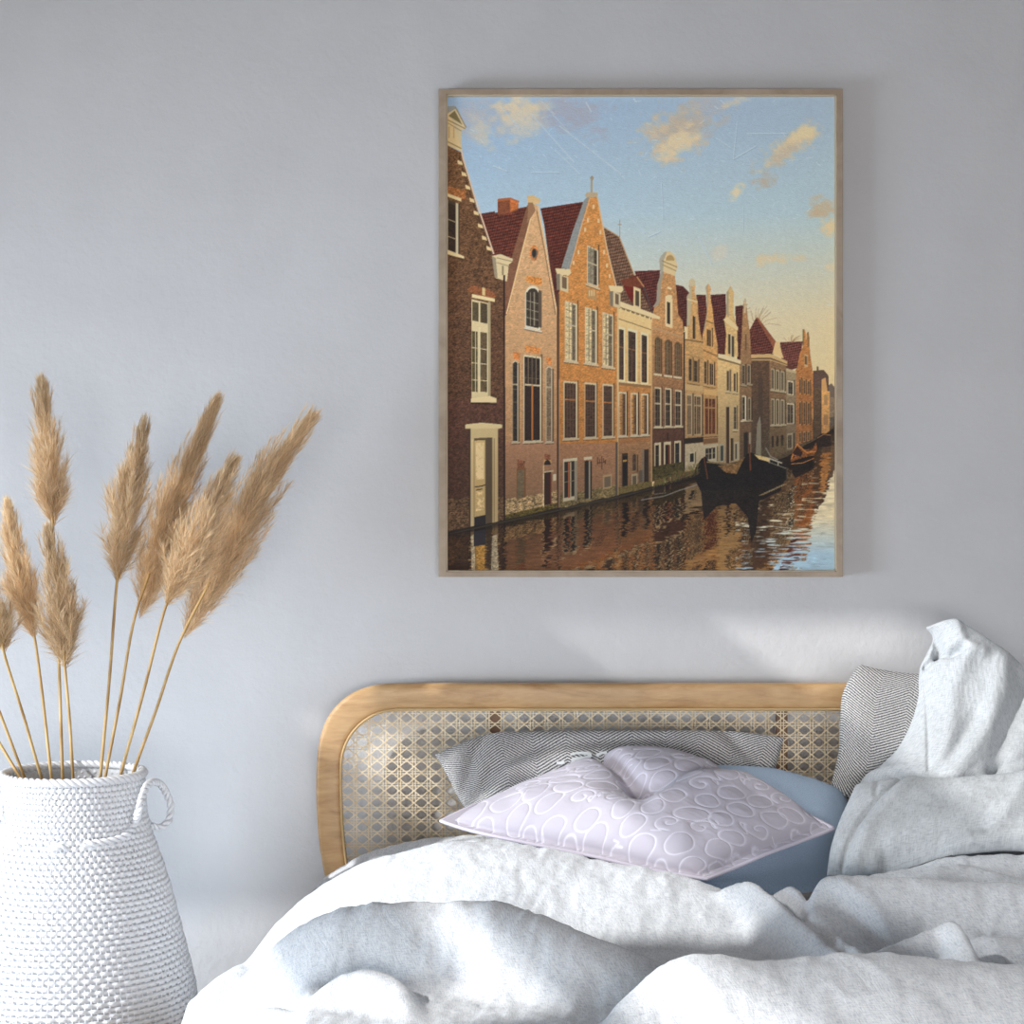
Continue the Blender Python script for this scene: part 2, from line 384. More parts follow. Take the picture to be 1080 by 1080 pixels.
    rect(765,769.4,427,489,C(176,156,124)); rect(765.6,768.8,429,489,C(66,46,38)); win(773.2,776.6,428,453,C(190,176,144),C(60,50,44),3,1,fr=.7)
    rect(770.4,773,462,486,C(58,46,40)); rect(774,779,466,486,C(170,160,140)); rect(775,776.4,468,484,C(50,44,42)); rect(758.5,763.5,468,487,C(160,156,144)); rect(759.5,762.6,470,486,C(58,60,62))
    # H7
    roof([(734,311),(744,311),(746,340),(741,352),(737,346)],C(84,42,40),2.8)
    poly([(740.5,354),(744,338),(746,322),(744.8,310),(743.5,303),(746.5,299),(749.5,304),(748.6,312),(751,326),(753,344),(756.5,364),(757,491),(741,495)],C(208,158,96),.16,C(160,120,80),ys=(330,470))
    poly([(741,352),(745,330),(744.8,310),(743.5,303),(746.5,299),(746.8,320),(744,345)],C(170,152,128)); line([(743,338),(752,341)],1,C(120,86,52)); line([(741,369),(757,376)],1.2,C(130,92,56))
    win(744.8,750.6,346,365,C(196,150,92),C(92,64,44),1,3,fr=.7,sill=False); win(742,745.6,380,405,C(190,156,108),C(60,48,40),3,1,fr=.7); win(747.6,752.6,382,406,C(190,156,108),C(66,46,38),3,2,fr=.7)
    rect(742,756,410,416,C(196,160,106)); win(742.6,755.4,418,459,C(172,136,92),C(98,52,36),1,3,.26,bars=C(170,136,96)); rect(741,757,463,468,C(120,88,60))
    rect(741.5,757,469,494,C(176,166,146)); win(743,755.5,471,486,C(182,172,150),C(52,48,48),2,3,bars=WHITE,sill=False)
    # H6
    roof([(714,304),(718,302),(718.5,307),(726,308),(727,320),(724,352),(722,350)],C(78,40,40),2.6)
    poly([(721,362),(724,343),(724.5,320),(723.8,313),(727,308),(726,301),(729.5,293.5),(733,301),(732,308),(735.5,318),(736,332),(738.5,352),(741.5,362),(741.5,494),(721.5,498)],C(196,152,98),.16,C(158,124,88),ys=(330,470))
    poly([(724,343),(724.5,320),(723.8,313),(727,308),(726,301),(729.5,293.5),(729,316),(727.5,343)],C(176,164,140)); line([(724,315.5),(735.5,318.5)],1.6,C(206,188,150)); ell(729.6,298,3.4,4.2,C(190,178,150))
    rect(730.2,732.8,333,357,C(64,50,42)); rect(721.5,725,344,358,C(210,190,150)); line([(721.5,358),(741.5,361)],1.5,C(120,92,60)); line([(721.5,373),(741.5,379)],.8,C(150,112,72))
    win(725.6,730.2,377,402,C(176,140,94),C(66,54,46),3,1,fr=.7); win(731.4,736,379,403,C(176,140,94),C(66,54,46),3,1,fr=.7)
    rect(722,741,405,411,C(186,156,112)); win(724,730,415,459,C(176,156,124),C(94,74,60),1,2,.24,bars=C(160,140,110),sill=False); win(731.4,740,416,459,C(176,156,124),C(88,68,56),1,3,.24,bars=C(160,140,110),sill=False)
    rect(722,741.5,462,468,C(44,38,36)); rect(722,741.5,468.5,497,C(178,164,142),.12); win(727,732.5,477,488,C(190,182,164),C(40,38,40),1,1,sill=False,fr=.8)
    # H5 round pediment
    roof([(669,286),(696,285),(694,318),(690,324),(688,332),(680,320)],C(86,42,40),3.0)
    poly([(687,337),(690,324),(694,321),(697,300),(697,286),(700,287),(711.5,291),(713,306),(715,332),(719.5,338),(720.8,350),(720.8,500),(687,508)],C(186,136,88),.2,C(114,80,60),ys=(340,450))
    rect(687,720.8,452,507,C(88,58,48),.22)
    poly([(688,324),(692,318),(693,300),(698,284),(700,287),(697,300),(696,318),(694,322),(690,324)],C(150,142,132))
    poly([(695,274),(697,270),(701,265.5),(706,265),(711,269),(714,280),(714,283),(711,291),(700,287),(698,278)],C(206,186,146)); poly([(695,274),(697,270),(701,265.5),(703,266),(700,274),(699,287),(696,286)],C(158,156,148))
    ell(706.5,275,4.5,6,C(170,140,94),0,1,0,180); line([(698,275),(714,282)],.8,C(130,104,72)); line([(698,279),(713,286)],.8,C(150,122,84))
    rect(701.5,709,312,344,C(214,194,156)); ell(705.5,313,3.4,2,C(214,194,156)); rect(703.2,706.4,318,341,C(60,50,42)); line([(703.5,303),(708,305)],2.2,C(214,196,160)); line([(687,345),(720,356)],1.6,C(176,140,108))
    for x,y in ((690.2,358),(701,360.5),(711,363)): win(x,x+6.6,y,vy(393,690,x),C(120,88,62),C(84,68,52),6,3,.4,arch=True,fr=.7,bars=C(130,108,80)); rect(x-1,x+7.6,vy(393.4,690,x),vy(395.6,690,x),WHITE)
    for x,y,y2 in ((690.2,408,450),(701,409,450),(711.6,411,450)): win(x,x+7,y,vy(y2,690,x),WHITE,C(54,44,40),5,2,.4,fr=1.)
    win(690,696.8,467,493,WHITE,C(50,42,40),2,1,fr=1.5,sill=False); rect(700,707.2,466,509,WHITE); rect(701.4,705,469,508,C(40,32,34)); rect(704.6,706.4,469,508,C(126,60,40)); win(711,718,465,491,WHITE,C(44,44,46),2,1,fr=1.4,sill=False)
    rect(703,705,456,464,C(62,42,38))
    # H4 cream house
    roof([(635.5,240),(653,250),(668,288),(687,330),(652,318),(645,300)],C(104,76,62),3.4)
    line([(635.5,239),(653,250),(670,293)],1.1,C(180,142,100)); line([(653.5,250),(653.5,232)],.8,C(150,140,130)); line([(651.5,237),(655.5,237)],1.,C(150,140,130))
    poly([(655,296),(671,290),(670,300),(667,320),(664,316)],C(110,32,26),.15); poly([(655,295),(672,291),(679,302),(667,303),(657,301)],C(112,56,40),.2); rect(668,675.6,302,324,C(208,186,146)); rect(669.8,674,306,322,C(78,66,56)); line([(671.5,292),(679,302.5)],1.2,C(190,140,90))
    line([(679,303),(688,330)],1.2,C(70,66,70))
    rect(652,687.5,322,344,C(214,186,134),.06); poly([(652,317),(687,330),(696,334),(696,337),(686,335),(652,323)],C(214,196,158)); poly([(652,323),(687,335),(687,337),(652,325)],C(120,92,60))
    for k in range(7): 
        x=654+k*5; rect(x,x+1.8,vy(324,652,x),vy(327,652,x),C(214,194,150))
    line([(652,336),(687,348)],.8,C(120,86,52)); rect(652,687.5,344,404,C(216,176,116),.08,C(198,158,104))
    rect(652,687.5,404,470,C(186,126,68),.16,C(160,110,72)); rect(652,687.5,468,523,C(160,118,84),.18,C(128,98,74))
    line([(652,402),(687,406.5)],1.6,C(214,192,150)); rect(652,687,403,406,C(140,104,68))
    for x,w,y0,y1 in ((652,7.2,346,400),(661.6,10.4,348,402),(675.6,8,352,403)): rect(x,x+w,y0-2,y1+1.6,C(220,204,166)); rect(x+1,x+w-1.6,y0+1,y1,C(66,50,44),.4); rect(x+1,x+w-1.6,y0+19,y0+20.4,C(130,90,60)); rect(x+w*.42,x+w*.5,y0+20,y1,C(96,70,56))
    for x,w in ((652.4,8.4),(665,7.6),(676,7.6)): win(x,x+w,vy(413,652,x),vy(460,652,x),C(198,190,170),C(84,58,44),7,2,None,refl=C(190,138,80),fr=1.1,bars=C(96,72,54))
    rect(656,662,478,520,C(60,46,40)); rect(657,661,481,519,C(30,26,28)); rect(657,661,485,487,C(190,150,70)); win(666.4,671.6,480,497,C(140,110,80),C(70,56,50),2,1,arch=True,sill=False,fr=.7)
    rect(666,672,500,514,C(170,156,130)); rect(667,671,502,512,C(96,84,72)); rect(673.6,678.4,496,509,C(96,84,72)); rect(679.2,684,474,512,C(54,42,38)); rect(677,679,473,508,C(110,116,122),0,None,.5)
    rect(652,687.5,514,523,C(112,98,56),.3)
    rect(687,720.5,492,507,C(74,66,38),.5)
    # H3 orange gable
    roof([(570,220),(615,213),(611,232),(593,284),(590,310),(584,280)],C(88,40,34),3.2)
    poly([(588,536),(588,312),(600,285),(614,234),(621,206),(625,206),(630,208),(640,262),(650,303),(652,326),(652,523)],C(200,134,70),.2,C(186,124,64),ys=(210,420))
    poly([(588,536),(588,468),(652,467),(652,523)],C(170,122,92),.16,C(140,106,84))
    poly([(588,536),(588,522),(600,521),(652,510),(652,523)],C(128,112,76),.5)
    poly([(616,211),(622,206),(612,240),(601,284),(592,283),(604,244)],C(132,138,148),.1); line([(623,207),(613,240),(601,283)],.8,C(210,170,130)); line([(630,208),(640,262),(650,303)],1.3,C(206,176,142))
    poly([(617,206),(619,203),(630,203),(630.5,206.5),(626,209),(618,208)],C(178,160,136)); line([(624,203),(624,190)],2.4,C(160,150,132)); ell(624.3,188,1.8,2.4,C(150,142,126))
    for x,y in ((620,232),(617,242),(610,266),(605,277),(631,233),(633,245),(637,266),(640,280),(643,291),(626,218)): poly([(x-.9,y-2),(x+1,y-2),(x+1,y+2.4),(x-.9,y+2.4)],C(214,190,150))
    win(619,631,258.5,299,WHITE,C(70,60,54),4,3,.42,refl=C(140,134,120),fr=1.2)
    rect(619.5,629,304,314,C(176,136,92)); 
    for x in (621,623.4,625.8): rect(x,x+1.2,306,312,C(212,184,136))
    for (x,w,y0,y1) in ((595.8,13,317,380),(616.8,12.6,323.5,382.5),(635.4,11.6,329,386)): win(x,x+w,y0,y1,WHITE,C(104,92,78),8,3,.38,refl=C(208,190,150),fr=1.3,bars=C(104,92,80))
    for (x,w,y0,y1) in ((594.5,14.6,401.5,463),(616.4,12.8,403,462),(635.6,11.4,404.5,461)): win(x,x+w,y0,y1,WHITE,C(72,52,44),9,4,None,fr=1.3,bars=C(100,78,64)); rect(x+.6,x+w-2,y0+19,y0+20.4,C(176,112,60))
    rect(594,608.6,484,529,C(206,198,178)); rect(595,606,487,525,C(48,42,42)); rect(599,601,487,525,C(176,96,60)); rect(601.4,602.6,487,525,WHITE); rect(606,608.6,486,528,C(150,144,132))
    for y in (497,508): rect(595,606,y,y+.8,C(140,130,116))
    rect(616,624.4,482,485,C(206,198,178)); rect(616.4,621,486,526,C(44,38,40)); rect(621,622.6,486,526,C(176,170,154)); rect(622.6,624,486,526,C(36,30,30)); 
    for x,y0,y1 in ((630.4,482,490),(632.4,484,489),(634.6,481,495),(636.6,483,488),(638.2,485,489)): line([(x,y0),(x,y1)],.8,C(70,46,40))
    line([(629.6,488),(638.6,487)],.6,C(70,46,40)); rect(636,645,501,516,C(180,152,116)); rect(637.4,644,503,514,C(112,98,86))
    # consoles
    for x,y,w,h in ((590.5,290,9,16),(646.5,308,8,15)): poly([(x-5,y-7),(x+w+2,y-6),(x+w+3,y-2),(x+w,y+1),(x-3,y-1)],C(212,194,156)); rect(x,x+w,y-1,y+h,C(196,180,148)); rect(x+2.4,x+w-2,y+1.5,y+h-2.5,C(112,88,70)); poly([(x-4,y-1),(x,y-1),(x,y+h),(x-3,y+h)],C(122,112,100))
    # H2 pink gable
    roof([(508.5,227),(526,224),(556,218),(552,240),(534,300),(522,272),(518,250)],C(92,44,36),3.2)
    poly([(525,212),(538,209.5),(547,213),(547,222),(538,225),(525,227)],C(128,70,46),.2); poly([(525,210),(538,208.5),(547.5,212),(547.5,214),(538,211),(525,213)],C(170,92,52)); poly([(538,210),(547,213),(547,220),(538,224)],C(190,104,52),.2)
    poly([(556,217),(564,212),(552,262),(536,332),(532,340),(532,300),(544,258)],C(126,84,64),.18)
    poly([(532,549),(532.6,334),(536,330),(549,272),(563,216),(568,216),(576,262),(589,334),(588.6,537)],C(204,162,122),.14,C(184,142,104),ys=(230,420))
    poly([(532,549),(532.6,466),(588.6,464),(588.6,537)],C(176,130,104),.12,C(150,114,88),ys=(466,530))
    poly([(532,549),(532.3,526),(560,522),(588.6,517),(588.6,537)],C(176,150,112),.6); poly([(532,549),(532,543),(588.6,530),(588.6,537)],C(96,84,36),.6)
    line([(563.5,217),(549,272),(534.5,331)],1.4,C(222,190,144)); line([(567,216),(576,262),(588,334)],1.5,C(212,182,144)); line([(566,222),(574,262),(586,332)],.7,C(120,82,62))
    poly([(556,207),(562,206),(570.5,210.5),(569,214.5),(563,216),(556.5,214)],C(206,176,130)); poly([(557,214),(562,214),(565,222),(556,236),(557,222)],C(150,110,84))
    for y in np.arange(232,330,13.): 
        x=563.5-(y-217)*.255; line([(x+1,y),(x+3.6,y+.6)],1.4,C(216,182,140),.8)
    ell(563.5,267,4.6,8,C(206,122,60),.3); ell(563.8,267.5,3.2,5.4,C(104,96,90)); ell(563.4,267,2.2,4.4,C(48,42,42))
    poly([(555,297),(556,291),(571,293),(572,300),(568,301),(560,299)],C(212,134,62),.3); win(554,570,308,345,C(214,206,188),C(60,52,46),4,3,None,arch=True,fr=1.6,bars=C(196,190,172)); rect(568,571.2,306,345,C(88,76,68))
    poly([(541.5,371),(549,372),(548,380),(542,379)],C(206,126,66),.3); poly([(554,364),(570,367),(570,373),(554,371)],C(210,134,70),.3); poly([(576,376),(582,378),(582,385),(577,384)],C(206,126,66),.3)
    win(540.6,547,383,466,C(190,182,164),C(52,46,44),6,1,.27,arch=True,fr=.9); win(552.6,571,374,466,C(204,196,176),C(54,44,42),4,4,None,fr=1.2)
    rect(553.6,569.4,406,464,C(50,38,36),.2); rect(553.6,569.6,404.6,406.4,WHITE); rect(560.6,562.6,406,464,C(186,112,56)); win(576,582.6,389,466,C(190,182,164),C(122,104,88),1,2,.25,arch=True,fr=.9)
    rect(545,554.6,494,526,C(134,92,62)); rect(546,553,496,525,C(122,108,86),.2); poly([(546,484),(554,486),(553,494),(546,494)],C(140,88,66),.4); ell(577.5,489,4.4,6.5,C(206,166,110),0,1,0,180); ell(577.5,490,3.6,5,C(46,38,38),0,1,0,180)
    rect(573.4,581.4,498,533,C(60,36,34)); rect(573,574,490,535,C(216,190,140)); rect(573.6,584,497,498.4,C(200,186,160)); rect(580.6,581.6,499,532,C(130,60,40)); rect(583.4,586.4,500,507,C(216,208,190)); poly([(574,478),(580,480),(581,485),(575,485)],C(150,90,64),.4)
    # downpipes
    line([(588.6,310),(588.8,537)],2.6,C(84,60,50)); line([(590,400),(590,536)],.6,C(170,140,116)); line([(651.6,325),(651.4,524)],1.6,C(204,176,132)); line([(650.2,466),(650.2,522)],2.,C(84,74,72)); line([(687.2,340),(687,508)],1.2,C(196,160,112)); line([(721.3,350),(721.3,498)],1.6,C(54,40,38))
    # H1 dark brown house
    poly([(471,563),(471,153),(487,161),(491,176),(504,222),(520,270),(532,290),(532,549)],C(112,78,50),.5,C(88,60,44),ys=(160,400))
    poly([(471,563),(471,420),(532,420),(532,549)],C(90,58,48),.4,C(84,58,48)); poly([(471,563),(471,526),(500,524),(532,524),(532,549)],C(118,92,66),.8,None,.7)
    line([(486,150),(488,165),(500,205),(521,268)],1.6,C(206,182,166)); line([(484.5,166),(498.5,212),(518,268)],.8,C(54,36,30))
    poly([(471,120),(480.5,112.5),(491.5,134),(490,137),(487,137),(487,160),(471,153)],C(210,188,146)); poly([(471,112.5),(480,112),(480.5,115),(471,121)],C(150,150,148)); poly([(473.5,122.5),(480,117),(488,132)],C(128,112,70)); line([(471,126),(491,136)],1.,C(140,116,80)); line([(471,129),(487,138.5)],.8,C(150,126,90)); line([(471,149),(487,157)],1,C(140,116,80)); line([(480.5,113),(492,135)],1.2,C(150,128,92)); 
    for x in (474,479): line([(x,134),(x,146)],1.2,C(184,160,118))
    for x,y in ((485.4,172),(489.6,184),(493.6,198),(498,211.6),(502.4,225),(506.8,238.6),(511,251.4),(515.8,262.4)): poly([(x-2.6,y-3),(x+2,y-1.2),(x+3.2,y+2.6),(x-2.2,y+1.2)],C(214,190,146))
    poly([(471,196),(492,201),(491,211),(471,205)],C(160,98,52),.35); poly([(471,203.5),(487,209.5),(487,213),(471,207)],C(220,200,158)); rect(471,485,210,266,C(74,62,52)); rect(471,472.8,210,266,C(196,180,148)); rect(481,483.6,214,268,C(196,186,164)); rect(473,480.6,214,264,C(56,42,34),.3); 
    for y in (231,249): rect(473,480.6,y,y+.8,C(190,176,146))
    poly([(471,263),(484,268),(490,270.5),(490,273),(471,268)],C(220,200,160))
    poly([(519,270),(528,268),(541,273),(541,276),(537,279),(535,297),(522,293),(522,278)],C(206,190,156)); poly([(519,270),(523,272),(525,293),(522,293)],C(148,136,118)); line([(524,272),(541,276)],.8,C(140,120,92)); line([(524,277),(538,281)],.8,C(150,128,98)); rect(529.5,531.5,280,290,C(140,122,92))
    poly([(493,306),(498,301),(516,305),(525,312),(520,316),(498,309)],C(140,82,50),.3); poly([(508.6,303),(512,304),(512,312),(508.6,311)],C(206,180,130)); poly([(498,310),(522,315),(522,318.6),(498,313.8)],C(220,202,160))
    rect(497.8,517.6,315.5,420,C(206,190,154)); rect(515,517.6,318,420,C(160,146,118)); rect(498.4,505,318,338,C(84,74,54),.3); rect(507,514.2,319,340,C(76,64,48),.3); rect(498.2,504,349,413,C(82,72,44),.35); rect(507,514,350,413,C(92,76,56),.3); rect(505,506.8,345,414,C(214,200,164)); rect(501.4,502,349,413,C(190,178,146))
    for y in (366,382,400): rect(498.2,514,y,y+.9,C(206,192,160))
    poly([(497,420),(517,417.5),(524,420),(524,424.5),(497,424)],C(220,202,162)); rect(497,524,424.5,426,C(50,34,30))
    # cream door
    poly([(491,447.5),(508,445.5),(530,447.5),(530,451),(526,452),(491,452)],C(216,200,158)); rect(496.6,500.4,452,556.5,C(216,196,150)); rect(519.4,525.4,453,552,C(206,184,138)); rect(496.6,525.4,452,463,C(206,186,142)); rect(521,522,462,550,C(160,138,102))
    rect(500.4,519.4,462,556,C(96,80,66)); rect(500.8,512,464.5,546,C(214,184,128)); rect(502,510.8,467,506,C(222,192,138)); rect(502,510.8,518,539,C(220,190,134)); rect(500.8,512.4,545,556,C(44,40,48)); line([(501,513.4),(508,512.4),(512.4,511)],1.1,C(46,38,34)); line([(502.4,516.6),(509,515.4)],1,C(46,38,34)); rect(495,496.6,452,556,C(60,44,50))
    line([(532,290),(532.3,549)],1.8,C(46,30,28))
    # evening warmth over the houses, deepening towards the quay
    mk=(np.abs(IMG-SKY0).sum(-1)>14)&(YY>105+0*XX)
    bl=(YY>np.interp(XX[0],[471,508,530,560,624,660,700,750,800,850,883],[108,222,205,203,180,228,262,290,330,340,400])[None,:])&mk
    t_=np.clip((YY-400)/130,0,1)[...,None]
    IMG[bl]=(IMG*(C(1.06,1.02,.94)*(1-t_)+C(.82,.78,.71)*t_))[bl]
    # waterline, reflections
    wl_x=[471,532,588,652,690,735,790,830,857,883]; wl_y=[564,551,539,525,515,503,496,484,468,452]
    wl=np.interp(XX[0],wl_x,wl_y)
    # quay shade
    for c in range(PW):
        y=wl[c]
        m=(YY[:,c]>y-2.5-1.5*vnoise(np.array([c*.05]),np.array([3.]),3)[0])&(YY[:,c]<=y+1)
        IMG[m,c]=IMG[m,c]*.12+C(28,22,19)*.88
    base=IMG.copy()
    d=YY-wl[None,:]
    wav=(fbm(XX*.10,YY*.9,41,4)-.5); wav2=(fbm(XX*.05+7,YY*.35,47,3)-.5)
    amp=np.clip(d/25,0,1)
    # mild: stretch of the reflection, horizontal shiver growing with distance from the quay
    sy=wl[None,:]-d*1.02-3+wav*14*amp+wav2*6
    sx=XX+wav*13*amp+np.sin(YY*1.9+XX*.15)*1.0*amp
    ix=np.clip(((sx-PX0)*SS).astype(int),0,PW-1); iy=np.clip(((sy-PY0)*SS).astype(int),0,PH-1)
    ref=base[iy,ix]
    lum=ref.mean(-1,keepdims=True)
    dark=np.clip(1-(XX-700)/190,.0,1)[...,None]
    issky=(lum>168)&(ref[...,2:3]>120)
    rc=ref*C(.86,.75,.62)*(.92-.10*dark)
    skyc=ref*.97
    skyref=np.where(YY[...,None]>560, C(150,176,196)+0*ref, C(198,186,158)+0*ref); kk=np.clip((YY-545)/40,0,1)[...,None]
    skyref=C(206,188,152)*(1-kk)+C(150,178,198)*kk
    rightsky=np.clip((XX-792)/25+(YY-560)/60,0,1)[...,None]
    rc=np.where(issky&(XX[...,None]>735),skyref*rightsky+rc*(1-rightsky),rc)
    rc=rc*(1+.5*(fbm(XX*.12,YY*.8,61,4)-.5))[...,None]
    # glints of blue sky between ripples, lower right
    g=(fbm(XX*.07,YY*.75,71,4)); gm=np.clip((XX-775)/60,0,1)*np.clip((YY-530)/50,0,1)+np.clip((XX-845)/30,0,1)*np.clip((YY-500)/40,0,1)
    gl=np.clip((g-.66+.2*gm)*9,0,1)*(gm>0)
    rc=rc*(1-gl[...,None])+(skyref*(1+.15*(g-.5))[...,None])*gl[...,None]
    m=d>0
    IMG[m]=rc[m]
    # dark waterline band, pale wake
    dk=np.exp(-np.clip(d,0,99)/5)*(d>0)*.72
    IMG[:]=IMG*(1-dk[...,None])+C(26,20,20)*dk[...,None]
    line([(676,527),(700,523),(716,517),(735,511)],1.1,C(140,134,132),.7); line([(690,521),(702,519.5)],.9,C(130,124,122),.6)
    # reflection of the cream door
    for x,w,c in ((497,4,C(176,160,130)),(501.5,10,C(170,118,40)),(519.5,5,C(160,146,120))):
        poly([(x,565),(x+w,563),(x+w+rs.normal(),603.5),(x+rs.normal(),603.5)],c,.5,None,.75)
    poly([(500,560),(512,558),(513,574),(500,576)],C(40,36,42))
    # boats
    BK=C(24,20,20)
    def hullref(pts,dep):
        p=np.array(pts,float); poly(p,BK,.3)
    poly([(738,508),(776,506),(800,512),(827,506),(822,518),(800,528),(797,560),(792,572),(788,545),(775,530),(755,534),(742,548),(740,530)],C(26,21,21),.5,None,.93)
    for k in range(60):
        x=rs.uniform(742,826); y=rs.uniform(518,560); l=rs.uniform(3,10); line([(x,y),(x+l,y+rs.normal()*.4)],rs.uniform(.4,1.),C(28,22,22),.8)
    poly([(731,502),(733,493),(739,484),(743,481),(747,486),(758,489),(770,496),(776,497),(778,515),(760,517),(738,517)],BK,.4)
    line([(742,482),(746,505)],1.4,C(88,46,28)); line([(745,487),(775,490)],1.6,C(116,96,66)); poly([(757,491),(775,489),(782,483),(784,488),(778,500),(765,498)],C(118,84,48),.4)
    poly([(776,500),(781,490),(787,479),(791,477),(800,480),(815,484),(829,491),(829,506),(815,511),(795,515),(776,515)],BK,.4)
    poly([(795,479),(812,483),(811,487),(800,484)],C(200,170,110)); line([(810,483),(829,490)],1.3,C(170,160,140)); line([(810,487),(829,494)],.7,C(130,120,104)); line([(807,472),(812,481),(820,485)],1.,C(130,120,108)); line([(790,468),(791,496)],1.6,C(100,50,28)); line([(811,483),(811,488)],1,C(160,150,130)); line([(820,486),(820,491)],1,C(160,150,130)); line([(829,490),(829,506)],1.2,C(60,52,46))
    for k in range(10): line([(800+k*2.6,522-k*1.2),(806+k*2.6,521-k*1.2)],.7,C(176,150,100),.7)
    poly([(824,488),(833,483),(834,486),(857,480),(856,492),(840,499),(828,492)],C(30,22,20),.3)
    poly([(833,484),(836,474),(840,467),(847,474),(856,474),(860,466),(861,474),(858,480),(845,482),(834,487)],C(124,70,34),.5); line([(834,484),(840,468),(850,477),(860,476)],1,C(196,122,56)); line([(834,489),(846,488),(858,483)],.8,C(180,112,52)); poly([(835,478),(840,470),(846,477),(844,482)],C(52,30,24),.3)
    poly([(834,497),(858,486),(858,494),(838,504)],C(26,20,20),.3,None,.85)
    poly([(860,461),(866,457),(875,458),(876,470),(862,472)],C(44,32,28),.3); line([(861,462),(868,458),(876,459)],.8,C(150,100,60)); poly([(862,472),(876,470),(875,477),(863,478)],C(60,48,42),.3,None,.7)
    # bank greenery
    for k in range(260):
        x=rs.uniform(689,737); y=rs.uniform(-13,-1)*(.4+.6*(x-689)/48)+np.interp(x,wl_x,wl_y); line([(x,y),(x+rs.normal()*1.2,y-rs.uniform(2,5))],.5,C(*rs.choice([70,96,112],1),*rs.choice([74,88],1),40),.7)
    for k in range(100):
        x=rs.uniform(800,832); y=np.interp(x,wl_x,wl_y)-rs.uniform(6,34); line([(x,y),(x+rs.normal()*2,y-rs.uniform(2,6))],.4,C(104,100,62),.5)
    IMG[:]*=(1+.05*(fbm(XX*2.1,YY*2.1,81,2)-.5))[...,None]
paint()
IMG=np.clip(IMG,0,255); _l=IMG.mean(-1,keepdims=True); IMG=_l+(IMG-_l)*.86
IMG=IMG.reshape(PH//2,2,PW//2,2,3).mean((1,3))

def make_painting():
    D=4.66                                   # canvas plane, 4 cm off the wall
    a=P(PX0,PY0,D); b=P(PX1,PY1,D)
    ph,pw=IMG.shape[:2]
    fo=thing('framed_painting',(P(676,608,4.68)),'painting of gabled canal houses in thin oak frame on the wall','picture')
    mb=MB(); 
    gx=np.linspace(a[0],b[0],pw); gz=np.linspace(a[2],b[2],ph)
    X,Z=np.meshgrid(gx,gz); pts=np.stack([X,np.full_like(X,a[1]),Z],-1)
    idx=np.arange(ph*pw).reshape(ph,pw)
    q=np.stack([idx[1:,:-1],idx[1:,1:],idx[:-1,1:],idx[:-1,:-1]],-1).reshape(-1,4)
    me=bpy.data.meshes.new('canvas'); me.from_pydata(pts.reshape(-1,3).tolist(),[],q.tolist()); me.update()
    m,nt,bs,at=m_attr('painted_canvas',.5,.25)
    g=N(nt,'ShaderNodeMix',data_type='RGBA',blend_type='MULTIPLY'); g.inputs[0].default_value=1.
    L(nt,at.outputs['Color'],g.inputs[6]); g.inputs[7].default_value=(PGAIN[0],PGAIN[1],PGAIN[2],1); L(nt,g.outputs[2],bs.inputs['Base Color'])
    tc=N(nt,'ShaderNodeTexCoord').outputs['Object']
    n1=N(nt,'ShaderNodeTexNoise',Scale=1.,Detail=4.,Roughness=.6,Distortion=2.); L(nt,mapping(nt,tc,(60,60,190)),n1.inputs[0])
    n2=N(nt,'ShaderNodeTexNoise',Scale=520.,Detail=2.); L(nt,tc,n2.inputs[0])
    bump(nt,bs,math_(nt,'ADD',n1.outputs[0],math_(nt,'MULTIPLY',n2.outputs[0],.35)),.5,.003)
    me.materials.append(m); ob=bpy.data.objects.new('canvas',me); COL.objects.link(ob)
    ob.parent=fo; ob.location=-np.array(fo.location)
    lin=np.where(IMG<=10.3,IMG/255/12.92,((IMG/255+.055)/1.055)**2.4)
    set_col(ob,lin.reshape(-1,3))
    # frame: four mitred mouldings as one ring
    wood=m_wood('pale_oak',(166,148,128),(180,162,142),(148,130,110),(8,30,8),.5)
    DF=4.64
    o0=P(462.5,93.5,DF); o1=P(889,608.5,DF); i0=P(471,99.5,DF); i1=P(882.5,602.8,DF)
    yb=-.003; yf=o0[1]
    prof=[]
    def ring(x0,z0,x1,z1,y): return [(x0,y,z0),(x1,y,z0),(x1,y,z1),(x0,y,z1)]
    rings=[ring(o0[0],o0[2],o1[0],o1[2],yb),ring(o0[0],o0[2],o1[0],o1[2],yf+.001),ring(o0[0]+.001,o0[2]-.001,o1[0]-.001,o1[2]+.001,yf),
           ring(i0[0]-.001,i0[2]+.001,i1[0]+.001,i1[2]-.001,yf),ring(i0[0],i0[2],i1[0],i1[2],yf+.001),ring(i0[0],i0[2],i1[0],i1[2],a[1]+.004),ring(i0[0]-.002,i0[2]+.002,i1[0]+.002,i1[2]-.002,yb)]
    mb.grid(np.array(rings+[rings[0]]),closed_u=True)
    fr=mb.build('frame',wood,fo,smooth=False)
    # inner pale lip along right and bottom, seen as a bright line
    lip=MB(); m2,_,_=newmat('pale_wood_lip',(206,188,160),.5)
    w=.0022
    for lo,hi in (((i0[0],yf+.004,i1[2]),(i1[0],a[1]+.002,i1[2]+w)),((i0[0],yf+.004,i0[2]-w),(i1[0],a[1]+.002,i0[2])),((i0[0],yf+.004,i1[2]),(i0[0]+w,a[1]+.002,i0[2])),((i1[0]-w,yf+.004,i1[2]),(i1[0],a[1]+.002,i0[2]))): lip.box(lo,hi)
    lip.build('inner_lip',m2,fo,smooth=False)
    bk=MB(); bk.box((i0[0],a[1]+.002,i1[2]),(i1[0],-.004,i0[2])); mbk,_,_=newmat('backing_board',(120,100,80)); bk.build('backing_board',mbk,fo,smooth=False)
make_painting()
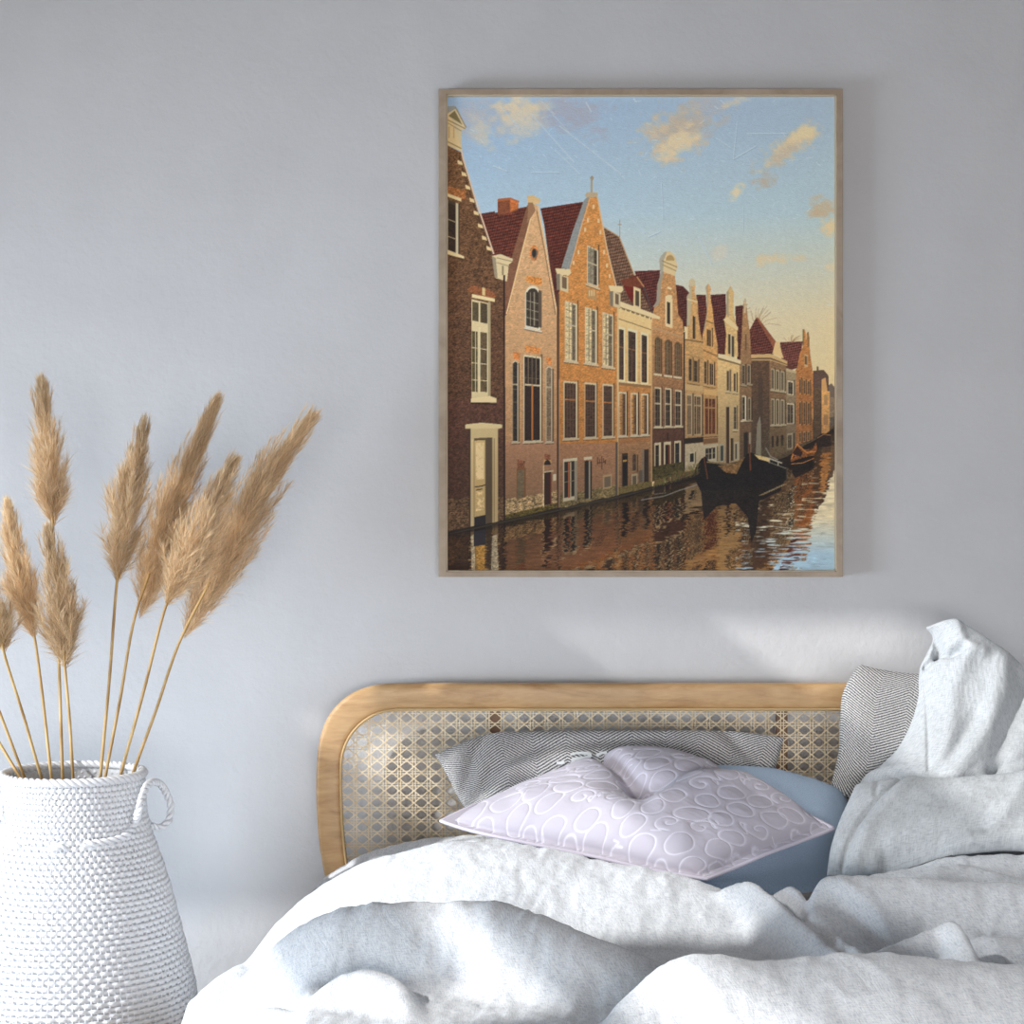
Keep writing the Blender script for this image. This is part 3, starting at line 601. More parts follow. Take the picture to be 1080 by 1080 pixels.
# ------------------------------------------------------------------ room
WALL=m_wall()
def struct(name,boxes,mat):
    mb=MB()
    for lo,hi in boxes: mb.box(lo,hi)
    o=mb.build(name,mat,smooth=False); o['kind']='structure'; return o
struct('wall_back',[((-5.2,0,0),(4.0,.2,CEIL))],WALL)
mf=m_wood('oak_floor',(150,122,92),(172,144,112),(120,94,68),(12,1.5,12),.5)
struct('floor',[((-5.2,-7.2,-.12),(4.0,.2,0))],mf)
struct('wall_front',[((-5.2,-7.4,0),(4.0,-7.2,CEIL))],WALL)
# ceiling; its openings are made up to throw the sun patches
AX,BZ=SUN_A,SUN_B
xs=sorted({-5.2,4.0,*[o[0] for o in OPEN],*[o[1] for o in OPEN]}); ys=sorted({-7.4,.2,*[o[2] for o in OPEN],*[o[3] for o in OPEN]})
bx=[]
for xa,xb in zip(xs[:-1],xs[1:]):
    run=None
    for ya,yb in zip(ys[:-1],ys[1:]):
        mx_,my_=(xa+xb)/2,(ya+yb)/2
        hole=any(o[0]<mx_<o[1] and o[2]<my_<o[3] for o in OPEN)
        if hole:
            if run is not None: bx.append(((xa,run,CEIL),(xb,ya,CEIL+.06))); run=None
        elif run is None: run=ya
    if run is not None: bx.append(((xa,run,CEIL),(xb,ys[-1],CEIL+.06)))
mcl,_,_=newmat('white_ceiling',(150,150,150),.9); struct('ceiling',bx,mcl)
mw,_,_=newmat('white_slat_paint',(226,226,224),.5)
x=SUN_SLATS[0]; bl=[]
while x<SUN_SLATS[1]-.01: bl.append(((x,SUN_SLATS[2],CEIL+.01),(x+.019,SUN_SLATS[3],CEIL+.013))); x+=.034
struct('sun_shade_slats',bl,mw)  # unseen slats, added to let only part of the sun through
struct('sun_shade_bar',[((-4.6,y-.02,CEIL),(-3.56,y+.02,CEIL+.05)) for y in (-3.7,)],mw)  # unseen bar, added across an opening to break up the sun
# ------------------------------------------------------------------ bed: headboard frame with cane webbing, posts, rails
DH=4.58                                           # headboard front plane: 12 cm off the wall
def hp(px,py,d=DH): return P(px,py,d)
XC=hp(674,0)[0]
OUT_L=[(352,960),(343,930),(336,890),(333,845),(333.5,805),(337,778),(345,757),(357,742),(372,731),(390,724.5),(410,721.6),(440,721)]
INN_L=[(374,960),(367,920),(362,880),(360,840),(360,806),(363,790),(369,777),(378,766),(389,757.5),(402,751.5),(418,749),(440,748.6)]
def loop(pl):
    c=crom(np.array([hp(*p) for p in pl]),46)
    r=c.copy(); r[:,0]=2*XC-r[:,0]
    return np.vstack([c,r[::-1]])
oL=loop(OUT_L); iL=loop(INN_L)
bed=thing('bed',(XC,-1.1,0),'bed with rounded oak headboard filled with woven cane, behind the cushions','bed')
OAK=m_wood('oak',(188,150,106),(206,170,126),(160,122,82),(5,18,26),.42)
mb=MB()
TH=.045
cx=(oL+iL)/2
hw=np.linalg.norm(oL-iL,axis=1)/2
di=(oL-iL)/(2*hw[:,None])
ang=np.linspace(0,2*np.pi,25)[:-1]
sec=np.stack([np.sign(np.cos(ang))*np.abs(np.cos(ang))**.45, np.sign(np.sin(ang))*np.abs(np.sin(ang))**.45],1)
pts=cx[:,None]+di[:,None]*sec[None,:,0:1]*hw[:,None,None]+np.array([0,1.,0])*(sec[None,:,1:2]*TH/2)+np.array([0,TH/2,0])
mb.grid(pts,closed_u=True)
mb.build('headboard_frame',OAK,bed)
# thin bead around the inner edge
mb=MB(); 
bead=iL+di*.001; mb.tube(bead+np.array([0,-.0,0]),.0032,8); mbead,_,_=newmat('cane_bead',(198,168,122),.5)
mb.build('cane_bead',mbead,bed)
# cane webbing: six-way pattern clipped to the inner outline
CANE,nt,bs=newmat('cane',(220,200,164),.55,.3)
n=N(nt,'ShaderNodeTexNoise',Scale=30.,Detail=3.); L(nt,N(nt,'ShaderNodeTexCoord').outputs['Object'],n.inputs[0]); L(nt,ramp(nt,n.outputs[0],[(.35,s2l((230,208,170))),(.65,s2l((246,230,200)))]),bs.inputs['Base Color'])
ct=N(nt,'ShaderNodeBsdfTranslucent'); ct.inputs[0].default_value=(*s2l((235,215,180)),1); cm=N(nt,'ShaderNodeMixShader'); cm.inputs[0].default_value=.0; L(nt,bs.outputs[0],cm.inputs[1]); L(nt,ct.outputs[0],cm.inputs[2]); L(nt,cm.outputs[0],nt.nodes['Material Output'].inputs[0])
poly2=np.array([(p[0],p[2]) for p in iL])
def clipseg(a,b):
    """pieces of segment a-b inside the inner outline"""
    ts=[0,1]; n=len(poly2)
    d=b-a
    for i in range(n):
        p,q=poly2[i],poly2[(i+1)%n]; e=q-p; den=d[0]*e[1]-d[1]*e[0]
        if abs(den)<1e-12: continue
        w=p-a; t=(w[0]*e[1]-w[1]*e[0])/den; s=(w[0]*d[1]-w[1]*d[0])/den
        if 0<=s<1 and 0<t<1: ts.append(t)
    ts.sort(); out=[]
    for t0,t1 in zip(ts[:-1],ts[1:]):
        if t1-t0<1e-4: continue
        m=a+d*(t0+t1)/2; X,Y=m; ins=False
        for i in range(n):
            xa,ya=poly2[i]; xb,yb=poly2[(i+1)%n]
            if (ya>Y)!=(yb>Y) and X<(xb-xa)*(Y-ya)/(yb-ya)+xa: ins=not ins
        if ins: out.append((a+d*t0,a+d*t1))
    return out
mb=MB()
PXp,PZp=15.6*DH/F,12.8*DH/F
zt=iL[:,2].max(); zb=iL[:,2].min(); xl,xr=iL[:,0].min(),iL[:,0].max()
YB=hp(0,0)[1]+TH*.5
def strip(a,b,w,y):
    for p,q in clipseg(np.array(a),np.array(b)):
        d=(q-p)/np.linalg.norm(q-p); nx=np.array([-d[1],d[0]])*w/2
        v=[(p[0]+nx[0],y,p[1]+nx[1]),(q[0]+nx[0],y,q[1]+nx[1]),(q[0]-nx[0],y,q[1]-nx[1]),(p[0]-nx[0],y,p[1]-nx[1])]
        vb=[(a_,y+.0007,c_) for a_,_,c_ in v]
        mb.add(v+vb,[(0,1,2,3),(7,6,5,4),(0,4,5,1),(2,6,7,3)])
x0=hp(522,0)[0]; 
ks=range(int((xl-x0)/PXp)-2,int((xr-x0)/PXp)+3)
z0=hp(0,758.5)[2]
rows=range(-2,18)
W=.0026
for k in ks:
    x=x0+(k+.5)*PXp
    for s in (-1,1): strip((x+s*.0034,zb-.05),(x+s*.0034,zt+.05),.0024,YB-.0012)
for j in rows:
    z=z0-(j+.5)*PZp
    for s in (-1,1): strip((xl-.05,z+s*.0030),(xr+.05,z+s*.0030),.0024,YB)
H=zt-zb+.2
for k in range(-60,110):
    x=x0+(k+.5)*PXp
    zc=z0
    sl=PZp/PXp; T=1.4
    strip((x-T,zc-T*sl),(x+T,zc+T*sl),W,YB-.0024); strip((x-T,zc+T*sl),(x+T,zc-T*sl),W,YB-.0030)
mb.build('cane_webbing',CANE,bed,smooth=False)
# two dark uprights behind the cane
dw,_,_=newmat('dark_brown_wood',(128,98,76),.5)
for px in (522.5,826.5):
    mb=MB(); x=hp(px,0)[0]; y=YB+.004; mb.box((x-.013,y,.1),(x+.013,y+.02,zt-.002)); u=mb.build('upright',dw,bed,smooth=False); u['label']='dark brown upright behind the cane'
# legs and rails
mb=MB()
BX0,BX1=XC-.74,XC+.74
for sx in (-1,1):
    mbl=MB(); x=XC+sx*.70
    mbl.box((x-.03,-.12,0),(x+.03,-.075,.56)); mbl.build('leg',OAK,bed,smooth=False)
    mbl=MB(); mbl.box((x-.03,-2.13,0),(x+.03,-2.07,.26)); mbl.build('leg',OAK,bed,smooth=False)
for sx in (-1,1):
    mbr=MB(); x=XC+sx*.665; mbr.box((x-.015,-2.13,.22),(x+.015,-.12,.36)); mbr.build('side_rail',OAK,bed,smooth=False)
mbr=MB(); mbr.box((XC-.66,-2.15,.22),(XC+.66,-2.131,.36)); mbr.build('foot_rail',OAK,bed,smooth=False)
mbr=MB(); mbr.box((XC-.649,-2.13,.26),(XC+.649,-.125,.279)); mbr.build('slat_base',OAK,bed,smooth=False)
LIN=m_linen('linen',(238,241,244),(196,203,213))
LIN2=m_linen('linen_pillow',(199,203,206),(167,173,178),.9)
SHE=m_linen('sheet_cotton',(205,210,220),(190,196,208),.5,.2)
def rbox(name,lo,hi,r,mat,n=4):
    bm_=bpy.data.meshes.new(name)
    import bmesh
    b=bmesh.new(); bmesh.ops.create_cube(b,size=1)
    for v in b.verts: v.co=Vector([(lo[i]+hi[i])/2+v.co[i]*(hi[i]-lo[i]) for i in range(3)])
    bmesh.ops.bevel(b,geom=b.edges[:],offset=r,segments=n,affect='EDGES'); b.to_mesh(bm_); b.free()
    bm_.polygons.foreach_set('use_smooth',[True]*len(bm_.polygons)); bm_.materials.append(mat)
    o=bpy.data.objects.new(name,bm_); COL.objects.link(o); return o
mt=rbox('mattress',(XC-.67,-2.08,.281),(XC+.67,-.16,.515),.05,SHE)
tag(mt,'thick mattress in a pale sheet, lying under the rumpled duvet','mattress')
# ------------------------------------------------------------------ duvet: one cloth raised into folds
# each fold: crest (px,py,depth), width behind, width in front, drop
RID=[
 ([(322,960,4.32),(345,925,4.38),(385,900,4.42),(440,886,4.43),(500,880,4.43),(560,882,4.43)],.05,.20,.22),
 ([(262,1015,3.95),(300,968,4.0),(335,938,4.05),(380,912,4.07),(430,896,4.07),(480,888,4.07),(560,892,4.03),(640,910,3.97),(700,919,3.92),(760,938,3.86),(800,958,3.80),(836,984,3.72)],.08,.28,.24),
 ([(214,1080,3.55),(250,1036,3.56),(300,990,3.57),(340,966,3.57),(380,954,3.56),(450,952,3.54),(515,951,3.52),(560,963,3.46),(610,984,3.40),(660,1003,3.36),(730,1032,3.30)],.10,.17,.26),
 ([(518,953,3.50),(524,1000,3.38),(532,1060,3.26),(540,1120,3.12)],.05,.075,.16),
 ([(318,1078,3.22),(340,1045,3.27),(371,1024,3.31),(404,1027,3.29),(424,1045,3.24),(438,1085,3.13)],.05,.09,.12),
 ([(245,1092,3.28),(262,1070,3.30),(290,1061,3.30),(318,1070,3.26),(335,1085,3.2)],.035,.06,.10),
 ([(622,1092,2.96),(655,1066,3.0),(685,1034,3.05),(712,1013,3.08),(745,1007,3.08),(800,1012,3.08),(860,1009,3.08),(930,1004,3.08),(990,1010,3.08),(1080,1018,3.08),(1180,1022,3.08)],.09,.26,.30),
 ([(752,942,3.84),(768,934,3.82),(790,928,3.80),(812,940,3.72),(840,966,3.58),(884,1004,3.40)],.022,.042,.20),
 ([(822,938,3.78),(836,932,3.76),(852,948,3.68),(880,982,3.52),(915,1006,3.34)],.022,.042,.18),
 ([(856,956,3.62),(862,932,3.66),(880,922,3.68),(960,926,3.68),(1080,929,3.68),(1180,930,3.68)],.022,.17,.24),
 ([(912,1006,3.24),(950,990,3.28),(985,976,3.31),(1010,972,3.30),(1034,1012,3.16)],.018,.06,.17),
 ([(1016,998,3.40),(1040,988,3.42),(1080,990,3.42),(1180,994,3.42)],.06,.10,.12),
 ([(925,922,3.92),(965,914,3.93),(1010,904,3.94),(1080,902,3.94),(1180,902,3.94)],.06,.09,.12),
 ([(960,938,3.72),(1000,912,3.86),(1090,930,3.80)],.04,.05,.05),
]
GX0,GX1,GY0,GY1,ST=-.655,1.22,-2.45,-.155,.0062
nx=int((GX1-GX0)/ST); ny=int((GY1-GY0)/ST)
Xg,Yg=np.meshgrid(np.linspace(GX0,GX1,nx),np.linspace(GY0,GY1,ny))
def base_h(X,Y):
    b=.555+.03*np.exp(-((Y+1.2)/.8)**2)
    s=np.clip((-.37-X-.03*np.sin(Y*5))/.15,0,1); s=s*s*(3-2*s)
    s2=np.clip((X-1.03)/.20,0,1); s2=s2*s2*(3-2*s2)
    s3=np.clip((-2.12-Y)/.2,0,1); s3=s3*s3*(3-2*s3)
    return b-.40*np.maximum(np.maximum(s,s2),s3)
wx=.018*(fbm(Xg*4+3,Yg*4,11,3)-.5)*2; wy=.018*(fbm(Xg*4,Yg*4+8,12,3)-.5)*2
Hs=[base_h(Xg,Yg)]
for crest,wb,wf,drop in RID:
    c=crom(np.array([P(*p) for p in crest]),max(24,len(crest)*9))
    best=np.full(Xg.shape,1e9); zc=np.zeros_like(Xg); side=np.zeros_like(Xg); along=np.zeros_like(Xg)
    for i in range(len(c)-1):
        a,b=c[i],c[i+1]; dx,dy=b[0]-a[0],b[1]-a[1]; l2=dx*dx+dy*dy+1e-12
        t=np.clip(((Xg-a[0])*dx+(Yg-a[1])*dy)/l2,0,1)
        ex,ey=Xg-a[0]-t*dx,Yg-a[1]-t*dy; dd=ex*ex+ey*ey
        m=dd<best; best=np.where(m,dd,best); zc=np.where(m,a[2]+t*(b[2]-a[2]),zc); side=np.where(m,dx*ey-dy*ex,side)
    dist=np.sqrt(best)*(1+.6*wx/.018*.25)
    sl=np.clip(side/(np.sqrt(best)+1e-6)/.004,-1,1)*.5+.5
    w=wf*(1-sl)+wb*sl
    q=dist/w
    f=drop*(1-np.exp(-.5*np.clip(q-.10,0,None)**1.8))+.10*dist+.9*np.clip(dist-1.9*w,0,None)
    Hs.append(zc-f)
Hs=np.stack(Hs); k=.005
mx=Hs.max(0); H=mx+k*np.log(np.exp((Hs-mx)/k).sum(0))-k*.3
for _q in range(2):
    Hp=np.pad(H,1,'edge'); H=(Hp[1:-1,1:-1]*4+Hp[:-2,1:-1]*2+Hp[2:,1:-1]*2+Hp[1:-1,:-2]*2+Hp[1:-1,2:]*2+Hp[:-2,:-2]+Hp[2:,2:]+Hp[:-2,2:]+Hp[2:,:-2])/16
# wrinkles
edge=np.clip((H-.3)/.2,0,1)
wr=.0075*(fbm(Xg*9+Yg*3,Yg*5,21,4)-.5)+.0062*(np.abs(fbm(Xg*26-Yg*8,Yg*9+Xg*6,22,3)-.5)*-2+.5)+.0022*(fbm(Xg*60,Yg*40,23,2)-.5)
H=H+wr*edge*1.15
Z=np.maximum(H,.10)
# cloth length coordinates
du=np.hypot(np.hypot(*(np.diff(a,axis=1) for a in (Xg,Yg))),np.diff(Z,axis=1)); dv=np.hypot(np.hypot(*(np.diff(a,axis=0) for a in (Xg,Yg))),np.diff(Z,axis=0))
U=np.concatenate([np.zeros((ny,1)),np.cumsum(du,1)],1); V=np.concatenate([np.zeros((1,nx)),np.cumsum(dv,0)],0)
U=U-U[:,nx//2:nx//2+1]
U=Xg+.55*Z; V=Yg+.8*Z
mb=MB(); mb.grid(np.stack([Xg,Yg,Z],-1),uv=np.stack([U,V],-1))
du_=mb.build('duvet',LIN,origin=(XC,-1.1,.5))
tag(du_,'rumpled pale grey-white linen duvet heaped in soft folds over the bed','duvet')
so=du_.modifiers.new('thickness','SOLIDIFY'); so.thickness=.006; so.offset=-1
# ------------------------------------------------------------------ cushions and pillows
def coons(top,bot,left,right,n,m):
    """four boundary curves of 3-D points (top,bot: left->right; left,right: top->bottom)"""
    T,B_=crom(top,n),crom(bot,n); Lf,Rt=crom(left,m),crom(right,m)
    u=np.linspace(0,1,n)[None,:,None]; v=np.linspace(0,1,m)[:,None,None]
    S=(1-v)*T[None]+v*B_[None]+(1-u)*Lf[:,None]+u*Rt[:,None]-((1-u)*(1-v)*T[0]+u*(1-v)*T[-1]+(1-u)*v*B_[0]+u*v*B_[-1])
    return S
def segdist(X,Y,pl):
    best=np.full(X.shape,1e9)
    for (ax,ay),(bx,by) in zip(pl[:-1],pl[1:]):
        dx,dy=bx-ax,by-ay; t=np.clip(((X-ax)*dx+(Y-ay)*dy)/(dx*dx+dy*dy+1e-12),0,1)
        best=np.minimum(best,np.hypot(X-ax-t*dx,Y-ay-t*dy))
    return best
def to_px(S):
    d=S[...,1]-CAMY; return 540+S[...,0]*F/d, 540-(S[...,2]-CAMZ)*F/d
def cushion(name,S,thick,power,mat,disp=None,back=.45,flange=0.,wr=.003,seed=1,parent=None,ret=False):
    m,n=S.shape[:2]
    u=np.linspace(0,1,n)[None,:]; v=np.linspace(0,1,m)[:,None]
    ee=flange
    uu=np.clip((u-ee)/(1-2*ee),0,1); vv=np.clip((v-ee)/(1-2*ee),0,1)
    infl=(16*uu*(1-uu)*vv*(1-vv))**power
    nrm=np.cross(np.gradient(S,axis=1),np.gradient(S,axis=0)); a=nrm.mean((0,1)); a/=np.linalg.norm(a)
    if a[1]>0: a=-a                                   # faces the room
    front=S+a*(infl*thick+.0015)[...,None]; 
    ul=np.linalg.norm(np.diff(S,axis=1),axis=2).mean()*n; vl=np.linalg.norm(np.diff(S,axis=0),axis=2).mean()*m
    Um,Vm=np.broadcast_to(u*ul,(m,n)),np.broadcast_to((1-v)*vl,(m,n))
    w=wr*((fbm(Um*14+seed,Vm*10,seed,4)-.5)*1.4+(np.abs(fbm(Um*34,Vm*20,seed+4,3)-.5)*-1.2+.3)*.8)*np.clip(infl*2,0,1)
    front=front+a*w[...,None]
    if disp is not None: front=front+a*(disp(S,Um,Vm,infl))[...,None]
    bk=S-a*(infl*thick*back+.0015)[...,None]
    uv=np.stack([Um,Vm],-1)
    mb=MB(); mb.grid(front,uv=uv,flip=True); 
    s=max(1,1); mb.grid(bk,uv=uv)
    # rim joining the two faces
    ring=[(0,i) for i in range(n)]+[(j,n-1) for j in range(1,m)]+[(m-1,i) for i in range(n-2,-1,-1)]+[(j,0) for j in range(m-2,0,-1)]
    fi=[j*n+i for j,i in ring]; off=m*n; N_=len(fi)
    for q in range(N_): mb.f.append([fi[q],fi[(q+1)%N_],fi[(q+1)%N_]+off,fi[q]+off])
    o=mb.build(name,mat,parent,origin=S.reshape(-1,3).mean(0)*np.array([1,1,0])+np.array([0,0,S[...,2].min()]) if parent is None else None)
    return (o,front,bk,a,Um,Vm)
def PP(l): return np.array([P(*p) for p in l])
HER,(hnt,hb)=m_herring()

# grey herringbone lumbar cushion, with white lettering on its front
top=PP([(459,796,4.40),(486,784,4.42),(515,774,4.44),(560,771,4.45),(650,770,4.45),(765,771,4.45),(800,774,4.44),(827,778,4.42)])
bot=PP([(512,868,4.36),(600,915,4.34),(700,915,4.34),(800,905,4.36)])
lef=PP([(459,796,4.40),(474,822,4.39),(487,848,4.38),(512,868,4.36)])
rig=PP([(827,778,4.42),(821,800,4.41),(813,830,4.39),(800,905,4.36)])
S=coons(top,bot,lef,rig,150,70)
def dg(S,U,V,I):
    px,py=to_px(S)
    d=-.012*np.exp(-(segdist(px,py,[(513,774),(500,800),(487,848)])/7)**2)-.012*np.exp(-(segdist(px,py,[(762,772),(790,800),(812,824)])/7)**2)
    d+=-.010*np.exp(-(segdist(px,py,[(498,850),(520,815),(560,792),(620,786),(700,782)])/7)**2)+.006*np.exp(-(segdist(px,py,[(515,850),(545,812),(600,800),(660,796)])/8)**2)
    return d
g1,gf,gb,ga,_,_=cushion('lumbar_cushion',S,.055,.42,HER,dg,seed=3)
tag(g1,'grey herringbone lumbar cushion with white lettering, leaning on the cane behind lilac cushion','cushion')
# lettering ".a" printed on the front (photo pixel outlines carried onto the cushion's face)
def nearest_on(front,S,pxy):
    px,py=to_px(front); out=[]
    for x,y in pxy:
        k=np.argmin((px-x)**2+(py-y)**2); out.append(front.reshape(-1,3)[k])
    return np.array(out)
GFp=np.stack(to_px(gf),-1)
def onface(x,y,lift=.004):
    d2=((GFp[...,0]-x)**2+(GFp[...,1]-y)**2).ravel(); ks=np.argsort(d2)[:4]; w=1/(d2[ks]+1e-3); dep=(gf.reshape(-1,3)[ks,1]*w).sum()/w.sum()-CAMY
    return P(x,y,dep)+ga*lift
LETM,_,_=newmat('white_print',(214,217,217),.8)
def band(center,hw_,nn=26):
    c=crom(np.array(center),nn); t=np.gradient(c,axis=0); t/=np.linalg.norm(t,axis=1)[:,None]+1e-9
    nr=np.stack([-t[:,1],t[:,0]],1); wv=np.interp(np.linspace(0,1,nn),np.linspace(0,1,len(hw_)),hw_)
    a=c+nr*wv[:,None]; b=c-nr*wv[:,None]
    return np.array([[onface(*p) for p in a],[onface(*p) for p in b]])
mb=MB()
mb.grid(band([(587,805.4),(591,805),(595.4,804.6)],[1.5,1.6,1.5],6))
mb.grid(band([(601.5,796.2),(608,794.7),(616,794.6),(621.5,795.6),(622.3,797.6),(619,799.3),(612,800),(606,801),(602.6,803)],[1.2,1.2,1.3,1.8,2.,1.7,1.4,1.7,2.2]))
mb.grid(band([(602.6,803),(606,804.5),(612,804),(617,801.5),(621,798.5)],[1.7,1.4,1.2,1.2,1.4],14))
mb.grid(band([(629,797.5),(634,794.8),(640,794)],[1.6,1.3,1.2],8))
lt=mb.build('lettering',LETM,g1); lt['label']='white printed lettering'

# right herringbone cushion, upright
S=coons(PP([(907,701,4.42),(922,705,4.42),(945,709,4.42),(968,711,4.42),(1010,712,4.42)]),
        PP([(877,827,4.32),(885,836,4.31),(896,843,4.30),(940,860,4.3),(985,872,4.30)]),
        PP([(907,701,4.42),(896,716,4.41),(888,735,4.40),(886,765,4.37),(885,790,4.35),(877,827,4.32)]),
        PP([(1010,712,4.42),(1006,780,4.38),(985,872,4.30)]),90,110)
g2=cushion('throw_cushion',S,.05,.45,HER,None,seed=5)[0]
tag(g2,'square black and white herringbone cushion standing beside the tall white pillow','cushion')

# blue cushion
BLU,nt,b=newmat('blue_weave',(122,150,178),.9,.1)
uvn=N(nt,'ShaderNodeUVMap').outputs[0]; w1=N(nt,'ShaderNodeTexNoise',Scale=1.,Detail=2.); L(nt,mapping(nt,uvn,(500,500,1)),w1.inputs[0])
L(nt,ramp(nt,w1.outputs[0],[(.35,s2l(BLUEC[0])),(.65,s2l(BLUEC[1]))]),b.inputs['Base Color']); bump(nt,b,w1.outputs[0],.6,.002)
S=coons(PP([(700,822,4.34),(745,812,4.36),(790,813,4.36),(815,815,4.36),(845,822,4.35),(878,832,4.33),(893,842,4.31)]),
        PP([(670,935,4.10),(760,940,4.08),(830,942,4.08),(878,936,4.09)]),
        PP([(700,822,4.34),(690,880,4.22),(670,935,4.10)]),
        PP([(893,842,4.31),(900,870,4.25),(892,905,4.16),(878,936,4.09)]),110,90)
b1=cushion('blue_cushion',S,.06,.40,BLU,None,seed=7)[0]
tag(b1,'plain slate blue cushion wedged behind and under the lilac quilted one','cushion')

# lilac quilted cushion: embroidered ovals and curls drawn as stitched grooves
def quilt(U,V):
    """distance-based stitch pattern: ovals packed on a jittered lattice and hooked curls between them"""
    rs=np.random.RandomState(12); g=np.full(U.shape,1e9); cell=.064
    uw=U+.010*(fbm(U*16,V*16,3,2)-.5)*2; vw=V+.010*(fbm(U*16+9,V*16+3,8,2)-.5)*2
    for j in range(-1,12):
        for i in range(-1,14):
            cx=(i+.5*(j%2))*cell+rs.normal()*.005; cy=j*cell*.80+rs.normal()*.004
            rx=rs.uniform(.025,.030); ry=rs.uniform(.020,.024); a=rs.uniform(-.5,.5)
            if (i*7+j*3)%4==0:
                # curl: spiral hook
                t=np.linspace(.2,2.6*np.pi,26); r=.004+.0032*t; a0=rs.uniform(0,6.28); sg=rs.choice([-1,1])
                pl=np.stack([cx+r*np.cos(a0+sg*t),cy+r*.85*np.sin(a0+sg*t)],1)
                ex=pl[-1]; tail=np.array([ex+(k_/8.)*np.array([.05*math.cos(a0),.04*math.sin(a0)])+np.array([0,.010*math.sin(k_)]) for k_ in range(1,7)])
                m=(np.abs(uw-cx)<.07)&(np.abs(vw-cy)<.07)
                if m.any(): g[m]=np.minimum(g[m],segdist(uw[m],vw[m],np.vstack([pl,tail])))
            else:
                X=(uw-cx)*math.cos(a)+(vw-cy)*math.sin(a); Y=-(uw-cx)*math.sin(a)+(vw-cy)*math.cos(a)
                rr=np.hypot(X/rx,Y/ry); d=np.abs(rr-1)*(rx+ry)/2; g=np.minimum(g,d)
    return g
S=coons(PP([(465,866,4.20),(492,853,4.25),(520,842,4.30),(560,828,4.34),(600,812,4.37),(628,799,4.39),(655,795,4.40)]),
        PP([(745,927,3.99),(775,915,4.01),(810,900,4.03),(845,887,4.06),(880,874,4.10)]),
        PP([(465,866,4.20),(500,877,4.17),(560,890,4.13),(620,902,4.08),(690,918,4.02),(745,927,3.99)]),
        PP([(655,795,4.40),(690,796,4.38),(730,803,4.33),(780,822,4.25),(830,848,4.16),(880,874,4.10)]),330,330)
def dl(S,U,V,I):
    px,py=to_px(S)
    q=quilt(U,V)
    d=-.0016*np.exp(-(q/.0022)**2)+.0012*np.clip(q/.02,0,1)
    d+=-.040*np.exp(-(segdist(px,py,[(622,796),(640,815),(658,838),(676,856)])/(9.))**2)*np.clip(I*3,0,1)
    d+=-.030*np.exp(-(((px-680)/34)**2+((py-858)/13)**2))
    d+=-.014*np.exp(-(segdist(px,py,[(680,858),(705,850),(740,834),(772,826)])/9)**2)
    d+=.016*np.exp(-(segdist(px,py,[(700,872),(740,852),(790,842),(840,852)])/12)**2)+.010*np.exp(-(segdist(px,py,[(560,862),(620,868),(670,888),(720,900)])/14)**2)
    return d
LIL,nt,b,at=m_attr('lilac_quilt',.95,.04)
b.inputs['Sheen Weight'].default_value=.2
o=cushion('quilted_cushion',S,.085,.40,LIL,dl,flange=.035,wr=.004,seed=9)
q=quilt(o[4],o[5]); st=np.exp(-(q/.0013)**2)[...,None]
base=np.array(s2l(LILC[0])); stc=np.array(s2l(LILC[1]))
cols=base*(1-st)+stc*st
set_col(o[0],np.vstack([cols.reshape(-1,3),cols.reshape(-1,3)]))
tag(o[0],'pale lilac cushion quilted with white ovals and curls, lying on front of the pile','cushion')
n1=N(nt,'ShaderNodeTexNoise',Scale=900.,Detail=1.); L(nt,N(nt,'ShaderNodeTexCoord').outputs['Object'],n1.inputs[0]); bump(nt,b,n1.outputs[0],.25,.001)
# piping round the edge
Sq=S; 
ringp=np.vstack([Sq[0],Sq[1:,-1],Sq[-1,-2::-1],Sq[-2:0:-1,0]])[::3]
mb=MB(); mb.tube(ringp,.0042,8,closed=True); LP,_,_=newmat('lilac_piping',(214,208,222),.7)
pp=mb.build('piping',LP,o[0])

# tall white pillow leaning on the headboard
S=coons(PP([(977,662,4.40),(984,659,4.40),(993,656,4.40),(1004,656,4.40),(1022,664,4.40),(1050,684,4.40),(1082,712,4.40),(1125,760,4.38)]),
        PP([(890,930,4.10),(960,940,4.08),(1060,942,4.08),(1160,935,4.08)]),
        PP([(977,662,4.40),(984,674,4.40),(977,690,4.40),(970,706,4.39),(967,738,4.37),(958,768,4.34),(945,792,4.30),(925,812,4.27),(905,832,4.24),(890,930,4.10)]),
        PP([(1125,760,4.38),(1150,830,4.26),(1165,880,4.17),(1160,935,4.08)]),170,190)
def dp(S,U,V,I):
    px,py=to_px(S); E=np.clip(I*4,0,1)
    d=-.020*np.exp(-(segdist(px,py,[(981,668),(989,688),(984,700),(976,706)])/4)**2)
    d+=-.030*np.exp(-(segdist(px,py,[(988,694),(998,698),(1008,696)])/5)**2)+.018*np.exp(-(segdist(px,py,[(1004,662),(1010,690),(1030,700)])/9)**2)
    d+=-.006*np.exp(-(segdist(px,py,[(973,706),(974,760),(973,826)])/1.6)**2)
    d+=.016*np.exp(-(segdist(px,py,[(1052,706),(1047,740),(1030,790),(1000,830)])/12)**2)-.018*np.exp(-(segdist(px,py,[(1076,730),(1064,770),(1050,800),(1044,826)])/11)**2)
    d+=.010*np.exp(-(segdist(px,py,[(1015,700),(1000,740),(994,790),(986,828)])/10)**2)-.009*np.exp(-(segdist(px,py,[(1022,770),(1005,800),(984,828)])/7)**2)
    d+=-.012*np.exp(-(segdist(px,py,[(1080,815),(1055,820),(1040,828)])/6)**2)
    d+=.00022*np.sin((px-.1*py)*1.15+2.5*fbm(px*.05,py*.03,6,2))*np.exp(-((px-1012)/26)**2)*np.clip((740-np.abs(py-740)*1.6)/740,0,1)*fbm(px*.05,py*.02,33,2)*1.6
    return d*E
